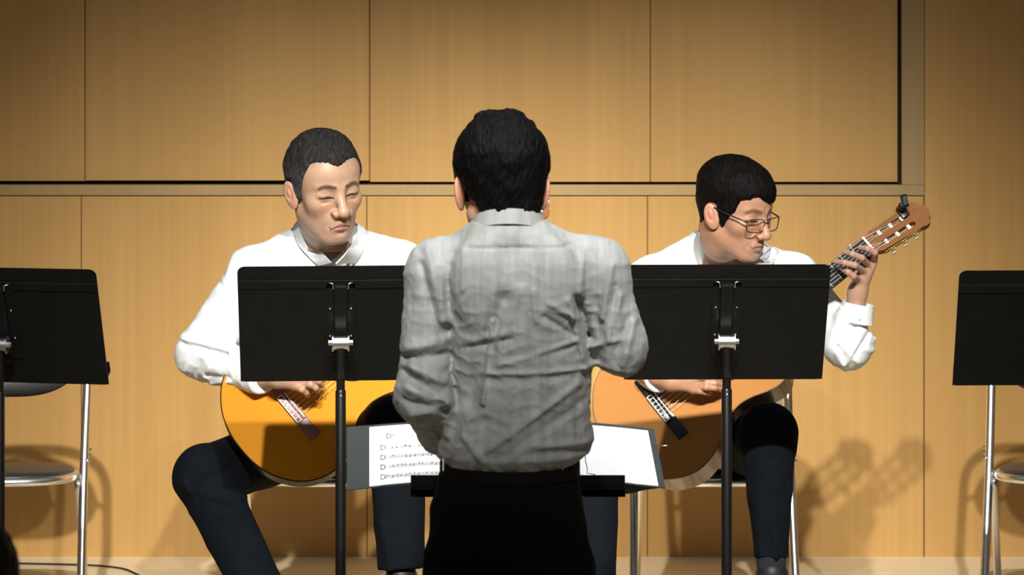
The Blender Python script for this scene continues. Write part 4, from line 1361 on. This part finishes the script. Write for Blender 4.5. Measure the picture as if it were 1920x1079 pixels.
armsB = [(P(1222, 535, 8.46), P(1190, 672, 8.34), P(1236, 710, 8.15), .064, .054, .035, P(1315, 482, 8.46)),
         (P(1490, 525, 8.45), P(1590, 648, 8.24), P(1604, 578, 8.232), .060, .056, .040, P(1385, 482, 8.46))]
foldsB = [(1565, 640, 1595, 600, .007, -.007), (1575, 672, 1605, 620, .007, .008), (1590, 655, 1625, 610, .006, -.006), (1560, 650, 1580, 690, .006, .005), (1585, 600, 1635, 606, .007, -.007),
          (1565, 630, 1600, 668, .006, .006), (1640, 590, 1645, 640, .012, .012), (1610, 640, 1635, 650, .008, .006)]
foldsTB = [(1440, 850, 1446, 1030, .005, .006), (1420, 880, 1430, 1010, .012, -.004), (1465, 880, 1460, 1010, .012, -.003)]
hipsB = [P(1290, 840, 8.60), P(1398, 838, 8.60)]; kneesB = [P(1108, 885, 8.15), P(1440, 812, 8.02)]; ankB = [P(1120, 1220, 8.0), P(1446, 1046, 7.97)]
vB = ([P(1345, 458, 8.42), P(1368, 496, 8.29), P(1392, 545, 8.22)], [.058, .040, .012])
pB = build_guitarist('person', 'seated person with black hair, glasses and a white shirt fretting the tan guitar', hB, SKIN_B,
                     dict(mouth=.002, brow=.8, browcol=(.04, .028, .022), lip=(.34, .15, .11)), P(1345, 470, 8.43),
                     (P(1372, 512, 8.39), np.array([.09, .055, .07])), torsoB, armsB, [HB1, HB2], hipsB, kneesB, ankB, (.084, .069, .039), foldsB, foldsTB,
                     [0.0, .225], [(-.1, -1, 0), (.05, -1, 0)], (tx(1340), 8.60, 0.0), vB, 8.30)
def HhB(q):
    b = np.interp(q[:, 1], [-.13, -.095, -.072, -.060, -.050, -.034, -.016, -.006, .0, .032, .044, .07, .12],
                  [.036, .038, .044, .044, .012, -.008, -.038, -.018, .018, .018, -.03, -.070, -.080])
    # the fringe is parted: higher over his right temple, falling over the left brow
    return b + .020 * np.exp(-((q[:, 0] + .030) / .020) ** 2) * sstep(-.03, -.05, q[:, 1])
hB.hair('hair', pB, HhB, lambda q: .008 + .008 * sstep(.03, .09, q[:, 2]) - .003 * sstep(-.05, -.08, q[:, 1]),
        lambda q: np.tile((.0050, .0042, .004), (len(q), 1)) * (1 + .3 * wob(q, 300))[:, None], .0021, 4, .0014)
strip(lay_rows(collar_row((1400, 420, 8.49, 1402, 432, 8.51), (1350, 418, 8.52, 1348, 432, 8.54), (1322, 420, 8.48, 1312, 438, 8.49), (1313, 432, 8.42, 1303, 455, 8.42), (1318, 462, 8.35, 1306, 482, 8.345), (1332, 492, 8.29, 1318, 507, 8.29),
                 (1362, 528, 8.25, 1338, 532, 8.26)), pB, (3, 4, 5, 6)), .003, 'collar', M['white'], pB, 4)
strip(lay_rows(collar_row((1386, 534, 8.2, 1416, 534, 8.2), (1408, 508, 8.2, 1438, 512, 8.2), (1422, 484, 8.3, 1452, 488, 8.3), (1430, 462, 8.4, 1452, 466, 8.4)), pB, (0, 1, 2, 3), .009, .016),
      .003, 'collar', M['white'], pB, 4)
# turned-up cuff
cuf = []
d_ = (P(1607, 557, 8.235) - P(1592, 640, 8.235)); d_ /= np.linalg.norm(d_)
u_ = np.cross(d_, [0, 1, 0]); u_ /= np.linalg.norm(u_); w_ = np.cross(d_, u_)
cc_ = P(1607, 584, 8.232)
for k in range(21):
    a = 2 * PI * k / 20 * .97
    dr = u_ * math.cos(a) + w_ * math.sin(a)
    cuf.append((Vector(cc_ + dr * .0365 + d_ * .020), Vector(cc_ + dr * .0425 - d_ * .026)))
strip(cuf, .0025, 'cuff', M['white'], pB, 2)
MB().ball(P(1612, 598, 8.188) - np.array(pB.location), .004, 10, (1, .5, 1)).build('cuff_button', M['button'], pB, True)
footstool(1448, 7.83, .223, 'low black footstool under the foot of the guitarist with glasses')

# glasses, built in the frame of his head
bB = np.array(pB.location)
gw = lambda x, y, z: Vector(hB.w((x, y, z)) - bB)
gr = bpy.data.objects.new('glasses', None); COL.objects.link(gr); gr.parent = pB
for s in (-1, 1):
    loop = []
    for k in range(32):
        a = 2 * PI * k / 32; e = 2 / 3.6
        x = .0265 * math.copysign(abs(math.cos(a)) ** e, math.cos(a)); z = .0165 * math.copysign(abs(math.sin(a)) ** e, math.sin(a))
        xx = s * .034 + x
        loop.append((xx, -.102 + 4.6 * (abs(xx) - .01) ** 2, z - .011))
    MB().tube([gw(*p) for p in loop], .0013, 8, closed=True).build('rim', M['glassframe'], gr, True)
    MB().add([gw(*p) for p in loop], [list(range(32))]).build('lens', M['lens'], gr)
    MB().tube([gw(s * .0605, -.0910, -.002), gw(s * .069, -.082, .001), gw(s * .0765, -.040, .005), gw(s * .0775, .004, .010), gw(s * .079, .022, -.004)], .0018, 8).build('temple', M['glassframe'], gr, True)
MB().tube([gw(-.0085, -.102, -.006), gw(0, -.104, -.003), gw(.0085, -.102, -.006)], .0014, 8).build('nose_bridge', M['glassframe'], gr, True)

# ---------------------------------------------------------------- member of the audience, close to the camera
AD = 4.5
ab = (P(-92, 1079, AD)[0], AD, 0.0)
ha = Head((ab[0], AD, 1.045), 180, 4, 0, 1.05)
nk = np.array([ab[0], AD - .03, .93])
def fa(p):
    d = smin(ha.sd(p), cap(p, ha.w((0, .036, -.06)), nk, .056, .06), .02)
    return d
va, qa = sdf_mesh(fa, ha.c - .17, ha.c + .17, .005)
ta = [(.44, ab[0], AD, .16, .12), (.60, ab[0], AD - .02, .155, .11), (.78, ab[0], AD - .03, .17, .11), (.86, ab[0], AD - .03, .15, .09), (.93, ab[0], AD - .03, .07, .06)]
lega = seated_legs([np.array([ab[0] - .09, AD, .50]), np.array([ab[0] + .09, AD, .50])], [np.array([ab[0] - .12, AD + .42, .49]), np.array([ab[0] + .12, AD + .42, .49])],
                   [np.array([ab[0] - .12, AD + .44, .08]), np.array([ab[0] + .12, AD + .44, .08])], (.075, .06, .045))
def arma(p, o=0.0):
    d = None
    for s in (-1, 1):
        S_, E_, W_ = np.array([ab[0] + s * .18, AD - .03, .83]), np.array([ab[0] + s * .23, AD + .02, .60]), np.array([ab[0] + s * .14, AD + .24, .575])
        e = smin(cap(p, S_, E_, .052 - o, .044 - o), cutcap(p, E_, W_, .044 - o, .032 - o), .02)
        d = e if d is None else np.minimum(d, e)
    return d
vb, qb = sdf_mesh(lambda p: smin(smin(loft(p, [(z, a, b, c - .015, e - .015) for z, a, b, c, e in ta]), arma(p, .012), .02), lega(p, .012), .02), (ab[0] - .34, AD - .2, .0), (ab[0] + .34, AD + .6, 1.0), .014)
Ha_ = [build_hand(np.array([ab[0] + s * .14, AD + .25, .575]), np.array([ab[0] + s * .23, AD + .02, .60]), np.array([ab[0] + s * .11, AD + .33, .575]), (-s * .2, 1, -.1), (0, .1, -1), (-s, 0, .2), SKIN_C, .004) for s in (-1, 1)]
pa = make_body('person', ab, [(va, qa, face_colors(ha.q(va.astype(np.float32)), SKIN_C, {})), (vb, qb, np.tile(SKIN_C, (len(vb), 1)))] + Ha_)
tag(pa, 'dark blurred head of an audience member at the bottom left corner', 'person')
ha.hair('hair', pa, lambda q: np.interp(q[:, 1], [-.12, -.07, -.05, -.02, -.008, 0, .03, .045, .062, .085, .12], [.07, .065, .045, -.01, -.02, .02, .02, -.050, -.085, -.095, -.10]),
        lambda q: .013 + 0 * q[:, 0], lambda q: np.tile((.012, .007, .005), (len(q), 1)), .004, 9, .002)
M['jumper'] = mat('dark_jumper', (.02, .018, .018), .9)
cloth('jumper', pa, lambda p: smin(loft(p, ta), arma(p), .02), (ab[0] - .34, AD - .22, .40), (ab[0] + .34, AD + .35, 1.0), .008, M['jumper'])
cloth('trousers', pa, lambda p: lega(p), (ab[0] - .3, AD - .2, .02), (ab[0] + .3, AD + .6, .66), .009, M['navy'])
for s in (-1, 1):
    shoe('shoe', pa, (ab[0] + s * .12, AD + .44, .06), (0, 1, 0), 0.0)
o = copy_tree(ch); o.location = (ab[0], AD + .03, 0); o.rotation_euler.z = PI
tag(o, 'chrome folding chair under the audience member, outside the picture', 'chair')
o['group'] = 'audience seats'
